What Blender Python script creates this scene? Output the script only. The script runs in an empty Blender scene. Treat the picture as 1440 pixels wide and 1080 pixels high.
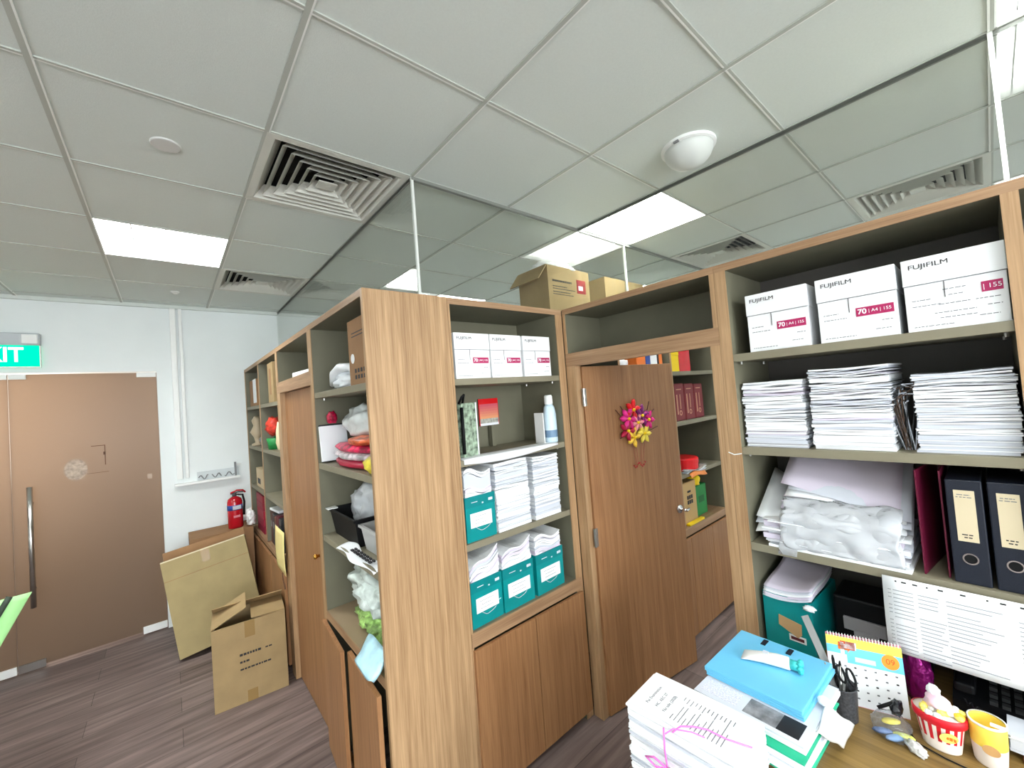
import bpy, bmesh, math, random
from mathutils import Vector, Matrix, noise
C = bpy.context.scene.collection
PI = math.pi

# ------------------------------------------------------------------ materials
def lin(c):
    c /= 255.0
    return c / 12.92 if c <= 0.04045 else ((c + 0.055) / 1.055) ** 2.4
def rgb(r, g, b): return (lin(r), lin(g), lin(b), 1)
_M = {}
def mat(name, col, rough=0.6, metal=0.0, spec=0.4, var=0.0, scale=20, bump=0.0, bscale=60, sss=0, coat=0):
    if name in _M: return _M[name]
    m = bpy.data.materials.new(name); m.use_nodes = True
    nt = m.node_tree; b = nt.nodes['Principled BSDF']
    b.inputs['Base Color'].default_value = rgb(*col)
    b.inputs['Roughness'].default_value = rough
    b.inputs['Metallic'].default_value = metal
    b.inputs['Specular IOR Level'].default_value = spec
    b.inputs['Coat Weight'].default_value = coat
    tc = nt.nodes.new('ShaderNodeTexCoord')
    if var:
        n = nt.nodes.new('ShaderNodeTexNoise'); n.inputs['Scale'].default_value = scale; n.inputs['Detail'].default_value = 4
        r = nt.nodes.new('ShaderNodeValToRGB')
        a = [max(0, x * (1 - var)) for x in col]; d = [min(255, x * (1 + var)) for x in col]
        r.color_ramp.elements[0].position = .3; r.color_ramp.elements[1].position = .7
        r.color_ramp.elements[0].color = rgb(*a); r.color_ramp.elements[1].color = rgb(*d)
        nt.links.new(tc.outputs['Object'], n.inputs['Vector']); nt.links.new(n.outputs['Fac'], r.inputs['Fac'])
        nt.links.new(r.outputs['Color'], b.inputs['Base Color'])
    if bump:
        n = nt.nodes.new('ShaderNodeTexNoise'); n.inputs['Scale'].default_value = bscale; n.inputs['Detail'].default_value = 5
        bp = nt.nodes.new('ShaderNodeBump'); bp.inputs['Strength'].default_value = bump; bp.inputs['Distance'].default_value = .01
        nt.links.new(tc.outputs['Object'], n.inputs['Vector']); nt.links.new(n.outputs['Fac'], bp.inputs['Height'])
        nt.links.new(bp.outputs['Normal'], b.inputs['Normal'])
    _M[name] = m
    return m
def wood(name, c1, c2, axis='Z', rough=.45, fine=38, long=1.3):
    if name in _M: return _M[name]
    m = bpy.data.materials.new(name); m.use_nodes = True
    nt = m.node_tree; b = nt.nodes['Principled BSDF']
    b.inputs['Roughness'].default_value = rough; b.inputs['Specular IOR Level'].default_value = .35
    tc = nt.nodes.new('ShaderNodeTexCoord'); mp = nt.nodes.new('ShaderNodeMapping')
    s = [fine, fine, fine]; s['XYZ'.index(axis)] = long
    mp.inputs['Scale'].default_value = s
    n = nt.nodes.new('ShaderNodeTexNoise'); n.inputs['Scale'].default_value = 1; n.inputs['Detail'].default_value = 7; n.inputs['Roughness'].default_value = .65
    mp2 = nt.nodes.new('ShaderNodeMapping'); s2 = [fine * 5] * 3; s2['XYZ'.index(axis)] = long * 4
    mp2.inputs['Scale'].default_value = s2
    n2 = nt.nodes.new('ShaderNodeTexNoise'); n2.inputs['Scale'].default_value = 1; n2.inputs['Detail'].default_value = 3
    mx = nt.nodes.new('ShaderNodeMath'); mx.operation = 'MULTIPLY_ADD'; mx.inputs[1].default_value = .35
    sub = nt.nodes.new('ShaderNodeMath'); sub.operation = 'MULTIPLY'; sub.inputs[1].default_value = .65
    r = nt.nodes.new('ShaderNodeValToRGB')
    r.color_ramp.elements[0].position = .34; r.color_ramp.elements[1].position = .66
    r.color_ramp.elements[0].color = rgb(*c1); r.color_ramp.elements[1].color = rgb(*c2)
    L = nt.links.new
    L(tc.outputs['Object'], mp.inputs['Vector']); L(mp.outputs['Vector'], n.inputs['Vector'])
    L(tc.outputs['Object'], mp2.inputs['Vector']); L(mp2.outputs['Vector'], n2.inputs['Vector'])
    L(n.outputs['Fac'], sub.inputs[0]); L(n2.outputs['Fac'], mx.inputs[0]); L(sub.outputs[0], mx.inputs[2])
    L(mx.outputs[0], r.inputs['Fac']); L(r.outputs['Color'], b.inputs['Base Color'])
    _M[name] = m
    return m
def emit(name, col, st):
    if name in _M: return _M[name]
    m = bpy.data.materials.new(name); m.use_nodes = True; nt = m.node_tree; nt.nodes.clear()
    e = nt.nodes.new('ShaderNodeEmission'); e.inputs['Color'].default_value = rgb(*col); e.inputs['Strength'].default_value = st
    o = nt.nodes.new('ShaderNodeOutputMaterial'); nt.links.new(e.outputs[0], o.inputs[0]); _M[name] = m
    return m
def one_sided_fresnel(nt, ior):
    """same reflectance on the front and the back face of a thin pane (no total reflection inside)"""
    f = nt.nodes.new('ShaderNodeFresnel'); g = nt.nodes.new('ShaderNodeNewGeometry')
    m = nt.nodes.new('ShaderNodeMix'); m.data_type = 'FLOAT'; m.inputs[2].default_value = ior; m.inputs[3].default_value = 1 / ior
    nt.links.new(g.outputs['Backfacing'], m.inputs[0]); nt.links.new(m.outputs[0], f.inputs['IOR'])
    return f
def clear(name, tint, gloss=.08, rough=.05, ior=1.45, body=0.0, bodycol=(255, 255, 255), crinkle=0):
    """see-through sheet: transparent + fresnel gloss (+ a little diffuse body)"""
    if name in _M: return _M[name]
    m = bpy.data.materials.new(name); m.use_nodes = True; nt = m.node_tree; nt.nodes.clear()
    t = nt.nodes.new('ShaderNodeBsdfTransparent'); t.inputs['Color'].default_value = rgb(*tint)
    g = nt.nodes.new('ShaderNodeBsdfGlossy'); g.inputs['Roughness'].default_value = rough
    f = one_sided_fresnel(nt, ior)
    mx = nt.nodes.new('ShaderNodeMixShader'); L = nt.links.new
    L(f.outputs[0], mx.inputs[0]); L(g.outputs[0], mx.inputs[2])
    if crinkle:
        tc = nt.nodes.new('ShaderNodeTexCoord'); vo = nt.nodes.new('ShaderNodeTexVoronoi'); vo.inputs['Scale'].default_value = 26
        nz = nt.nodes.new('ShaderNodeTexNoise'); nz.inputs['Scale'].default_value = 14; nz.inputs['Detail'].default_value = 5
        ad = nt.nodes.new('ShaderNodeMath'); ad.operation = 'ADD'
        bp = nt.nodes.new('ShaderNodeBump'); bp.inputs['Strength'].default_value = crinkle; bp.inputs['Distance'].default_value = .02
        L(tc.outputs['Object'], vo.inputs['Vector']); L(tc.outputs['Object'], nz.inputs['Vector']); L(vo.outputs['Distance'], ad.inputs[0]); L(nz.outputs['Fac'], ad.inputs[1])
        L(ad.outputs[0], bp.inputs['Height']); L(bp.outputs['Normal'], g.inputs['Normal']); L(bp.outputs['Normal'], f.inputs['Normal'])
    if body:
        d = nt.nodes.new('ShaderNodeBsdfDiffuse'); d.inputs['Color'].default_value = rgb(*bodycol)
        m2 = nt.nodes.new('ShaderNodeMixShader'); m2.inputs[0].default_value = body
        L(t.outputs[0], m2.inputs[1]); L(d.outputs[0], m2.inputs[2]); L(m2.outputs[0], mx.inputs[1])
    else: L(t.outputs[0], mx.inputs[1])
    o = nt.nodes.new('ShaderNodeOutputMaterial'); L(mx.outputs[0], o.inputs[0]); _M[name] = m
    return m

OAK = wood('oak_veneer', (142, 109, 76), (194, 160, 121))
OAKH = wood('oak_veneer_level', (136, 104, 76), (180, 146, 112), 'X')
OAKD = wood('oak_door', (132, 90, 57), (170, 126, 86))
DESKW = wood('desk_wood', (104, 80, 40), (146, 118, 68), 'X', .4)
GREI = mat('greige_laminate_shaded', (112, 110, 92), .55, var=.03, scale=6)  # greige darkened, the shade inside the cases is put into its colour
SHELF = mat('shelf_laminate_lit', (132, 126, 106), .55, var=.03, scale=6)  # same greige kept lighter, to look lit on the shelf edges
GREID = mat('back_laminate_shaded', (92, 88, 84), .55)  # back panel colour carries the deep shade behind the stacks
WALL = mat('wall_paint', (230, 236, 236), .75, var=.01, scale=3)
TILE = mat('ceiling_tile', (210, 217, 212), .85, var=.008, scale=120, bump=.12, bscale=260)
TBAR = mat('ceiling_bar', (176, 180, 172), .5)
WHITE = mat('white_plastic', (236, 238, 236), .4)
PAPER = mat('paper_white', (238, 241, 244), .75)
PAPERG = mat('paper_grey', (205, 210, 220), .75)
PAPERL = mat('paper_lilac', (214, 206, 222), .75)
BOXW = mat('carton_white', (240, 242, 244), .55)
MAG = mat('magenta_print', (176, 30, 92), .5)
INK = mat('black_ink', (38, 38, 42), .6)
INKG = mat('grey_ink', (112, 116, 122), .6)
TEAL = mat('teal_board', (0, 138, 140), .4, var=.05, scale=8)
CARD = mat('cardboard', (160, 136, 97), .8, var=.05, scale=7)
CARDL = mat('cardboard_pale', (160, 143, 102), .8, var=.04, scale=7)
CARDD = mat('cardboard_brown', (148, 112, 78), .8, var=.05, scale=7)
TAPE = mat('packing_tape', (150, 122, 76), .25)
STEEL = mat('brushed_steel', (190, 188, 184), .28, metal=1)
BRASS = mat('brass', (200, 150, 70), .25, metal=1)
BLACK = mat('black_plastic', (12, 13, 16), .55, spec=.25)
NAVY = mat('navy_binder', (22, 28, 42), .45, bump=.15, bscale=300)
CREAM = mat('cream_label', (214, 200, 168), .6)
RED = mat('extinguisher_red', (176, 14, 30), .25, coat=.4)
MAROON = mat('maroon_cover', (98, 14, 46), .5)
DRED = mat('dark_red', (120, 30, 38), .5)
BLUE = mat('sky_blue_plastic', (108, 192, 232), .3, var=.03, scale=5)
MINT = mat('mint_green', (28, 170, 130), .45)
GREENP = mat('pale_green_card', (176, 240, 160), .6)
PINK = mat('pink_ribbon', (226, 120, 200), .5)
YEL = mat('yellow', (250, 214, 10), .5)
YELP = mat('pale_yellow', (246, 226, 110), .6)
GREEN = mat('leaf_green', (24, 130, 60), .5)
LIME = mat('lime_green', (128, 190, 70), .5)
REDB = mat('bright_red', (222, 20, 28), .4)
ORANGE = mat('orange', (232, 120, 40), .5)
BLUED = mat('royal_blue', (40, 70, 150), .5)
SKY = mat('sky_print', (110, 196, 240), .5)
PURP = mat('purple_foil', (120, 18, 96), .18, metal=.6, bump=.6, bscale=40)
GREY = mat('mid_grey', (130, 132, 134), .5)
DGREY = mat('dark_grey', (58, 60, 62), .5)
CHROME = mat('chrome', (220, 220, 220), .12, metal=1)
FILMC = clear('clear_film', (236, 238, 242), rough=.1, body=.06, bodycol=(240, 244, 248))
FILM = clear('plastic_film', (246, 248, 250), rough=.14, body=.36, bodycol=(250, 252, 255), crinkle=1.0)
BAGW = mat('white_bag', (232, 236, 240), .35, bump=.35, bscale=25)
GLASS = clear('partition_glass', (251, 252, 250), rough=.0, ior=1.45)

def floor_mat():
    m = bpy.data.materials.new('vinyl_planks'); m.use_nodes = True; nt = m.node_tree; b = nt.nodes['Principled BSDF']
    L = nt.links.new; tc = nt.nodes.new('ShaderNodeTexCoord')
    br = nt.nodes.new('ShaderNodeTexBrick'); br.offset = .37; br.inputs['Scale'].default_value = 1
    br.inputs['Brick Width'].default_value = 1.22; br.inputs['Row Height'].default_value = .18
    br.inputs['Mortar Size'].default_value = .0012; br.inputs['Mortar Smooth'].default_value = .1; br.inputs['Bias'].default_value = 0
    br.inputs['Color1'].default_value = rgb(144, 130, 126); br.inputs['Color2'].default_value = rgb(122, 109, 105)
    br.inputs['Mortar'].default_value = rgb(60, 54, 52)
    mp = nt.nodes.new('ShaderNodeMapping'); mp.inputs['Scale'].default_value = (1.6, 22, 1)
    n = nt.nodes.new('ShaderNodeTexNoise'); n.inputs['Scale'].default_value = 1.2; n.inputs['Detail'].default_value = 6; n.inputs['Distortion'].default_value = .6
    r = nt.nodes.new('ShaderNodeValToRGB'); r.color_ramp.elements[0].position = .3; r.color_ramp.elements[1].position = .72
    r.color_ramp.elements[0].color = rgb(150, 140, 138); r.color_ramp.elements[1].color = rgb(255, 250, 248)
    mx = nt.nodes.new('ShaderNodeMix'); mx.data_type = 'RGBA'; mx.blend_type = 'MULTIPLY'; mx.inputs[0].default_value = .85
    L(tc.outputs['Object'], br.inputs['Vector']); L(tc.outputs['Object'], mp.inputs['Vector']); L(mp.outputs['Vector'], n.inputs['Vector'])
    L(n.outputs['Fac'], r.inputs['Fac']); L(br.outputs['Color'], mx.inputs[6]); L(r.outputs['Color'], mx.inputs[7])
    L(mx.outputs[2], b.inputs['Base Color']); b.inputs['Roughness'].default_value = .42; b.inputs['Specular IOR Level'].default_value = .35
    return m
def frost_mat():
    m = bpy.data.materials.new('frosted_brown_glass'); m.use_nodes = True; nt = m.node_tree; nt.nodes.clear(); L = nt.links.new
    tr = nt.nodes.new('ShaderNodeBsdfTranslucent'); tr.inputs['Color'].default_value = rgb(200, 184, 166)
    d = nt.nodes.new('ShaderNodeBsdfDiffuse'); d.inputs['Color'].default_value = rgb(124, 110, 99)
    g = nt.nodes.new('ShaderNodeBsdfGlossy'); g.inputs['Roughness'].default_value = .32
    m1 = nt.nodes.new('ShaderNodeMixShader'); m1.inputs[0].default_value = .45
    m2 = nt.nodes.new('ShaderNodeMixShader'); f = one_sided_fresnel(nt, 1.3)
    o = nt.nodes.new('ShaderNodeOutputMaterial')
    L(tr.outputs[0], m1.inputs[1]); L(d.outputs[0], m1.inputs[2]); L(f.outputs[0], m2.inputs[0]); L(m1.outputs[0], m2.inputs[1]); L(g.outputs[0], m2.inputs[2]); L(m2.outputs[0], o.inputs[0])
    return m
FROST = frost_mat()

# ------------------------------------------------------------------ mesh builder
class MB:
    def __init__(s): s.bm = bmesh.new(); s.mats = []
    def mi(s, m):
        if m not in s.mats: s.mats.append(m)
        return s.mats.index(m)
    def _take(s, verts, m, xf):
        if xf is not None: bmesh.ops.transform(s.bm, matrix=xf, verts=verts)
        i = s.mi(m)
        for f in {f for v in verts for f in v.link_faces}: f.material_index = i
    def box(s, x0, x1, y0, y1, z0, z1, m, bev=0, xf=None, seg=1):
        r = bmesh.ops.create_cube(s.bm, size=1)
        vs = r['verts']
        mt = Matrix.Translation(((x0 + x1) / 2, (y0 + y1) / 2, (z0 + z1) / 2)) @ Matrix.Diagonal((abs(x1 - x0), abs(y1 - y0), abs(z1 - z0), 1))
        bmesh.ops.transform(s.bm, matrix=mt, verts=vs)
        if bev:
            es = list({e for v in vs for e in v.link_edges})
            rr = bmesh.ops.bevel(s.bm, geom=es, offset=bev, segments=seg, affect='EDGES', profile=.5)
            vs = list({v for f in rr['faces'] for v in f.verts} | {v for v in vs if v.is_valid})
        s._take(vs, m, xf); return s
    def poly(s, pts, m, xf=None):
        vs = [s.bm.verts.new(p) for p in pts]; f = s.bm.faces.new(vs); s._take(vs, m, xf); return s
    def prism(s, pts, z0, z1, m, xf=None):
        a = [s.bm.verts.new((x, y, z0)) for x, y in pts]; b = [s.bm.verts.new((x, y, z1)) for x, y in pts]
        n = len(pts)
        s.bm.faces.new(a[::-1]); s.bm.faces.new(b)
        for i in range(n): s.bm.faces.new((a[i], a[(i + 1) % n], b[(i + 1) % n], b[i]))
        s._take(a + b, m, xf); return s
    def lathe(s, prof, m, n=20, xf=None, sx=1, sy=1, cap=True):
        rings = []
        for r, z in prof:
            rings.append([s.bm.verts.new((sx * r * math.cos(2 * PI * k / n), sy * r * math.sin(2 * PI * k / n), z)) for k in range(n)])
        for a, b in zip(rings, rings[1:]):
            for k in range(n): s.bm.faces.new((a[k], a[(k + 1) % n], b[(k + 1) % n], b[k]))
        if cap:
            s.bm.faces.new(rings[0][::-1]); s.bm.faces.new(rings[-1])
        s._take([v for r in rings for v in r], m, xf); return s
    def tube(s, pts, r, m, n=8, xf=None):
        pts = [Vector(p) for p in pts]; rings = []
        for i, p in enumerate(pts):
            t = (pts[min(i + 1, len(pts) - 1)] - pts[max(i - 1, 0)]).normalized()
            u = t.orthogonal().normalized() if not rings else (u - t * u.dot(t)).normalized()
            w = t.cross(u); rr = r[min(i, len(r) - 1)] if isinstance(r, (list, tuple)) else r
            rings.append([s.bm.verts.new(p + (u * math.cos(2 * PI * k / n) + w * math.sin(2 * PI * k / n)) * rr) for k in range(n)])
        for a, b in zip(rings, rings[1:]):
            for k in range(n): s.bm.faces.new((a[k], a[(k + 1) % n], b[(k + 1) % n], b[k]))
        s.bm.faces.new(rings[0][::-1]); s.bm.faces.new(rings[-1])
        s._take([v for q in rings for v in q], m, xf); return s
    def sheet(s, fn, nu, nv, th, m, xf=None):
        """thick sheet; fn(u,v)->point, offset along the local normal by th"""
        P = [[Vector(fn(i / nu, j / nv)) for j in range(nv + 1)] for i in range(nu + 1)]
        A = [[None] * (nv + 1) for _ in range(nu + 1)]; B = [[None] * (nv + 1) for _ in range(nu + 1)]
        for i in range(nu + 1):
            for j in range(nv + 1):
                du = P[min(i + 1, nu)][j] - P[max(i - 1, 0)][j]; dv = P[i][min(j + 1, nv)] - P[i][max(j - 1, 0)]
                n = du.cross(dv); n = n.normalized() if n.length > 1e-9 else Vector((0, 0, 1))
                A[i][j] = s.bm.verts.new(P[i][j]); B[i][j] = s.bm.verts.new(P[i][j] + n * th)
        F = s.bm.faces.new
        for i in range(nu):
            for j in range(nv):
                F((A[i][j], A[i][j + 1], A[i + 1][j + 1], A[i + 1][j])); F((B[i][j], B[i + 1][j], B[i + 1][j + 1], B[i][j + 1]))
        for i in range(nu):
            F((A[i][0], A[i + 1][0], B[i + 1][0], B[i][0])); F((A[i + 1][nv], A[i][nv], B[i][nv], B[i + 1][nv]))
        for j in range(nv):
            F((A[0][j + 1], A[0][j], B[0][j], B[0][j + 1])); F((A[nu][j], A[nu][j + 1], B[nu][j + 1], B[nu][j]))
        s._take([v for q in A + B for v in q], m, xf); return s
    def blob(s, c, rad, m, amp=.25, freq=3.0, seed=0, flat=True, sub=4, xf=None):
        r = bmesh.ops.create_icosphere(s.bm, subdivisions=sub, radius=1); vs = r['verts']
        for v in vs:
            n = v.co.normalized(); o = Vector((seed * 7.3, seed * 3.1, seed * 1.7))
            d = noise.noise(n * freq + o) + .6 * abs(noise.noise(n * freq * 2.3 + o)) + .3 * noise.noise(n * freq * 5 + o)
            q = n * (1 + amp * d)
            z = q.z
            if flat and z < -.75: z = -.75
            v.co = Vector((c[0] + q.x * rad[0], c[1] + q.y * rad[1], c[2] + z * rad[2]))
        s._take(vs, m, xf); return s
    def build(s, name, parent=None, smooth=False, loc=None, rotz=0):
        bmesh.ops.recalc_face_normals(s.bm, faces=s.bm.faces)
        me = bpy.data.meshes.new(name); s.bm.to_mesh(me); s.bm.free()
        for m in s.mats: me.materials.append(m)
        if smooth:
            for p in me.polygons: p.use_smooth = True
        o = bpy.data.objects.new(name, me); C.objects.link(o)
        if parent is not None: o.parent = parent
        if loc is not None: o.location = loc
        if rotz: o.rotation_euler = (0, 0, rotz)
        return o
def one(name, x0, x1, y0, y1, z0, z1, m, parent=None, bev=0):
    return MB().box(x0, x1, y0, y1, z0, z1, m, bev).build(name, parent)
def tag(o, label, cat=None, group=None, kind=None):
    o['label'] = label
    if cat: o['category'] = cat
    if group: o['group'] = group
    if kind: o['kind'] = kind
    return o
def thing(name, label, cat, loc=(0, 0, 0), rotz=0, group=None):
    o = bpy.data.objects.new(name, None); C.objects.link(o); o.empty_display_size = .05
    o.location = loc; o.rotation_euler = (0, 0, rotz)
    return tag(o, label, cat, group)
def struct(name, mb, label, cat):
    return tag(mb.build(name), label, cat, kind='structure')
def text(s, size, m, parent, loc, rot=(PI / 2, 0, 0), align='LEFT', name='lettering', th=.0004, bold=0, sx=1):
    cu = bpy.data.curves.new('t', 'FONT'); cu.body = s; cu.size = size; cu.align_x = align; cu.align_y = 'CENTER'
    cu.extrude = th; cu.offset = bold
    t = bpy.data.objects.new('t', cu); C.objects.link(t)
    dg = bpy.context.evaluated_depsgraph_get()
    me = bpy.data.meshes.new_from_object(t.evaluated_get(dg)); me.name = name
    bpy.data.objects.remove(t); bpy.data.curves.remove(cu)
    me.materials.clear(); me.materials.append(m)
    o = bpy.data.objects.new(name, me); C.objects.link(o); o.parent = parent
    o.location = loc; o.rotation_euler = rot; o.scale = (sx, 1, 1)
    return o
FRONT = (PI / 2, 0, 0)     # lettering on a face that looks to local -Y
def dashes(parent, rows, m, plane_y, name='small_print', h=.0022):
    """rows of short printed strokes on a front face: (x0,x1,z)"""
    b = MB()
    for x0, x1, z in rows:
        x = x0
        while x < x1:
            w = random.uniform(.004, .012); e = min(x + w, x1)
            b.box(x, e, plane_y - .0004, plane_y + .0006, z - h / 2, z + h / 2, m); x = e + random.uniform(.0015, .003)
    return b.build(name, parent)
RIGHT = -PI / 2            # things built facing -Y, turned to face -X
random.seed(11)

# ------------------------------------------------------------------ camera (solved from the ceiling grid)
CY, CP, CR = .7038977940326417, .03314498359250132, -.07712762475892655
HC = 1.8
f = Vector((math.sin(CY) * math.cos(CP), math.cos(CY) * math.cos(CP), math.sin(CP)))
rt = Vector((math.cos(CY), -math.sin(CY), 0)); up = rt.cross(f)
R_ = rt * math.cos(CR) + up * math.sin(CR); U_ = -rt * math.sin(CR) + up * math.cos(CR)
cam_d = bpy.data.cameras.new('camera'); cam = bpy.data.objects.new('camera', cam_d); C.objects.link(cam)
mw = Matrix.Identity(4)
for i in range(3): mw[i][0] = R_[i]; mw[i][1] = U_[i]; mw[i][2] = -f[i]
mw.translation = (0, 0, HC); cam.matrix_world = mw
cam_d.sensor_fit = 'HORIZONTAL'; cam_d.sensor_width = 36; cam_d.lens = 36 * 573.04 / 1440; cam_d.clip_start = .02
bpy.context.scene.camera = cam

# ------------------------------------------------------------------ setting
XA = lambda k: -.869 + .6 * k
YB = lambda k: 1.119 + .6 * k
ZC = 2.893
X0, X1, Y0, Y1 = -3.2, 4.6, -3.2, 4.87
o = struct('floor', MB().box(X0, X1, Y0, 7.0, -.05, 0, floor_mat()), 'grey-brown wood-look plank floor', 'floor')
lights = [(0 + 1, 3), (5, 0), (5, 4), (1, -3), (-2, 3), (-2, 0), (-2, -3), (3, -6), (5, -4), (-2, -6), (4, -3), (8, 2), (8, 5), (7, -4)]  # hidden glazed-room entries at the end are added to brighten those rooms
vents = [(2, 1), (2, 4), (7, 0), (7, -2)]
skip = set(lights) | set(vents)
b = MB()
xs = [X0] + [XA(k) for k in range(-3, 10) if XA(k) < X1] + [X1]
ys = [Y0] + [YB(k) for k in range(-7, 7) if Y0 < YB(k) < Y1] + [Y1]
def cell(x, y): return (round((x + .869 - .3) / .6), round((y - 1.119 - .3) / .6))
for i in range(len(xs) - 1):
    for j in range(len(ys) - 1):
        cx, cy = (xs[i] + xs[i + 1]) / 2, (ys[j] + ys[j + 1]) / 2
        if cell(cx, cy) in skip and xs[i + 1] - xs[i] > .5 and ys[j + 1] - ys[j] > .5: continue
        b.box(xs[i], xs[i + 1], ys[j], ys[j + 1], ZC, ZC + .015, TILE)
struct('ceiling', b, 'white suspended ceiling of square tiles', 'ceiling')
b = MB()
TGLEAM = mat('ceiling_bar_highlight', (232, 234, 230), .5)  # pale strip on one side of each bar paints a highlight
for x in xs[1:-1]: b.box(x - .009, x + .006, Y0, Y1, ZC - .006, ZC - .0005, TBAR); b.box(x + .006, x + .011, Y0, Y1, ZC - .0058, ZC - .0005, TGLEAM)
for y in ys[1:-1]: b.box(X0, X1, y - .006, y + .003, ZC - .0055, ZC - .0005, TBAR); b.box(X0, X1, y + .003, y + .009, ZC - .0053, ZC - .0005, TGLEAM)
struct('trim_1', b, 'grey metal grid bars between the ceiling tiles', 'ceiling grid')
b = MB(); b.box(X0, .93, Y1 - .03, Y1, ZC - .03, ZC, TILE)
struct('trim_2', b, 'white cornice strip along the top of the exit wall', 'cornice')
# exit wall with the double glass door opening
DX0, DX1, DZ = -1.79, -.062, 2.285
b = MB(); T = .12
b.box(X0, DX0, Y1, Y1 + T, 0, 3.0, WALL); b.box(DX1, X1, Y1, Y1 + T, 0, 3.0, WALL); b.box(DX0, DX1, Y1, Y1 + T, DZ, 3.0, WALL)
struct('wall_far', b, 'white painted wall with the exit doors', 'wall')
struct('wall_left', MB().box(X0 - T, X0, Y0, 7, 0, 3.0, WALL), 'white painted wall out of view on the left', 'wall')
struct('wall_right', MB().box(X1, X1 + T, Y0, 7, 0, 3.0, WALL), 'white painted wall beyond the inner room', 'wall')
b = MB(); wx0, wx1, wz0, wz1 = -2.4, 1.6, .95, 2.6
b.box(X0 - T, wx0, Y0 - T, Y0, 0, 3.0, WALL); b.box(wx1, X1 + T, Y0 - T, Y0, 0, 3.0, WALL); b.box(wx0, wx1, Y0 - T, Y0, 0, wz0, WALL); b.box(wx0, wx1, Y0 - T, Y0, wz1, 3.0, WALL)
struct('wall_back', b, 'white painted wall behind the viewer', 'wall')
b = MB(); b.box(X0, X1, 6.9, 7.0, 0, 3.0, mat('corridor_wall', (196, 184, 174), .8)); b.box(X0, X1, Y1 + T, 7, 2.9, 3.0, TILE)
struct('wall_corridor', b, 'warm toned corridor wall behind the frosted doors', 'wall')
b = MB()
for k in range(5): x = wx0 + (wx1 - wx0) * k / 4; b.box(x - .025, x + .025, Y0 - .08, Y0 - .03, wz0, wz1, TBAR)
for z in (wz0 + .025, wz1 - .025): b.box(wx0, wx1, Y0 - .08, Y0 - .03, z - .025, z + .025, TBAR)
struct('added_fill_window', b, 'wide unseen window, added behind the camera to brighten the ceiling', 'window')  # window added out of view to bounce fill light onto the ceiling
# glass entrance leaves
def leaf(n, x0, x1, hx, label):
    d = bpy.data.objects.new('door_%d' % n, None); C.objects.link(d); d.location = (x0, Y1 + .02, 0)
    tag(d, label, 'door', kind='structure'); w = x1 - x0
    one('glass_leaf', 0, w, -.006, .006, .03, 2.272, FROST, d)
    for (a, e) in ((0.002, .09), (w - .13, w - .002)):
        one('patch_fitting', a, e, -.018, .018, 2.235, 2.275, STEEL if a < .1 and n == 1 else WHITE, d)
    one('patch_fitting', w - .16, w - .002, -.018, .018, .012, .07, WHITE, d)
    one('patch_fitting', .002, .14, -.018, .018, .012, .07, STEEL, d)
    h = MB(); h.tube([(hx, -.075, .49), (hx, -.075, 1.40)], .016, STEEL, 16)
    for z in (.62, 1.27): h.tube([(hx, -.075, z), (hx, 0, z)], .009, STEEL, 10)
    h.build('pull_handle', d, True)
    return d
dr = leaf(2, -.925, -.066, .098, 'frosted brown glass door leaf with pale round patch and steel bar handle')
leaf(1, -1.785, -.929, .76, 'frosted brown glass door leaf cut off by the left picture edge')
# pale round patch, small label and tape marks on the right leaf (parts of the leaf)
b = MB(); b.lathe([(.001, 0), (.066, 0), (.066, .001), (.001, .001)], mat('pale_patch', (176, 158, 142), .6, var=.12, scale=40), 28, Matrix.Translation((.338, -.0072, 1.487)) @ Matrix.Rotation(PI / 2, 4, 'X'), sy=1.3)
b.build('round_patch', dr)
b = MB(); tm = mat('tape_mark', (112, 84, 66), .6)
b.box(.43, .51, -.0075, -.0064, 1.662, 1.668, tm); b.box(.508, .514, -.0075, -.0064, 1.50, 1.668, tm); b.box(.50, .514, -.0075, -.0064, 1.585, 1.61, tm)
b.box(.40, .53, -.0075, -.0064, 1.44, 1.443, tm); b.build('tape_mark', dr)
one('door_label', .77, .80, -.0078, -.0063, 1.33, 1.375, mat('pale_label', (190, 168, 150), .6), dr)
# exit sign
e = thing('exit_sign', 'green lit EXIT sign over the frosted glass doors', 'sign', (-1.09, Y1, 2.33))
one('sign_housing', -.34, .345, -.06, 0, .165, .262, mat('sign_housing', (186, 192, 196), .35), e, .006)
one('sign_panel', -.34, .34, -.045, -.015, 0, .165, emit('exit_green', (0, 222, 158), .8), e)
b = MB()
b.box(-.345, .345, -.047, -.013, -.008, .0, WHITE); b.box(.34, .346, -.047, -.013, 0, .165, WHITE); b.build('sign_frame', e)
text('EXIT', .158, emit('exit_white', (235, 255, 250), 1.0), e, (.258, -.046, .087), align='RIGHT', bold=.003, sx=.80)
one('indicator_lamp', .25, .335, -.066, -.058, .18, .25, WHITE, e, .004)
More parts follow.
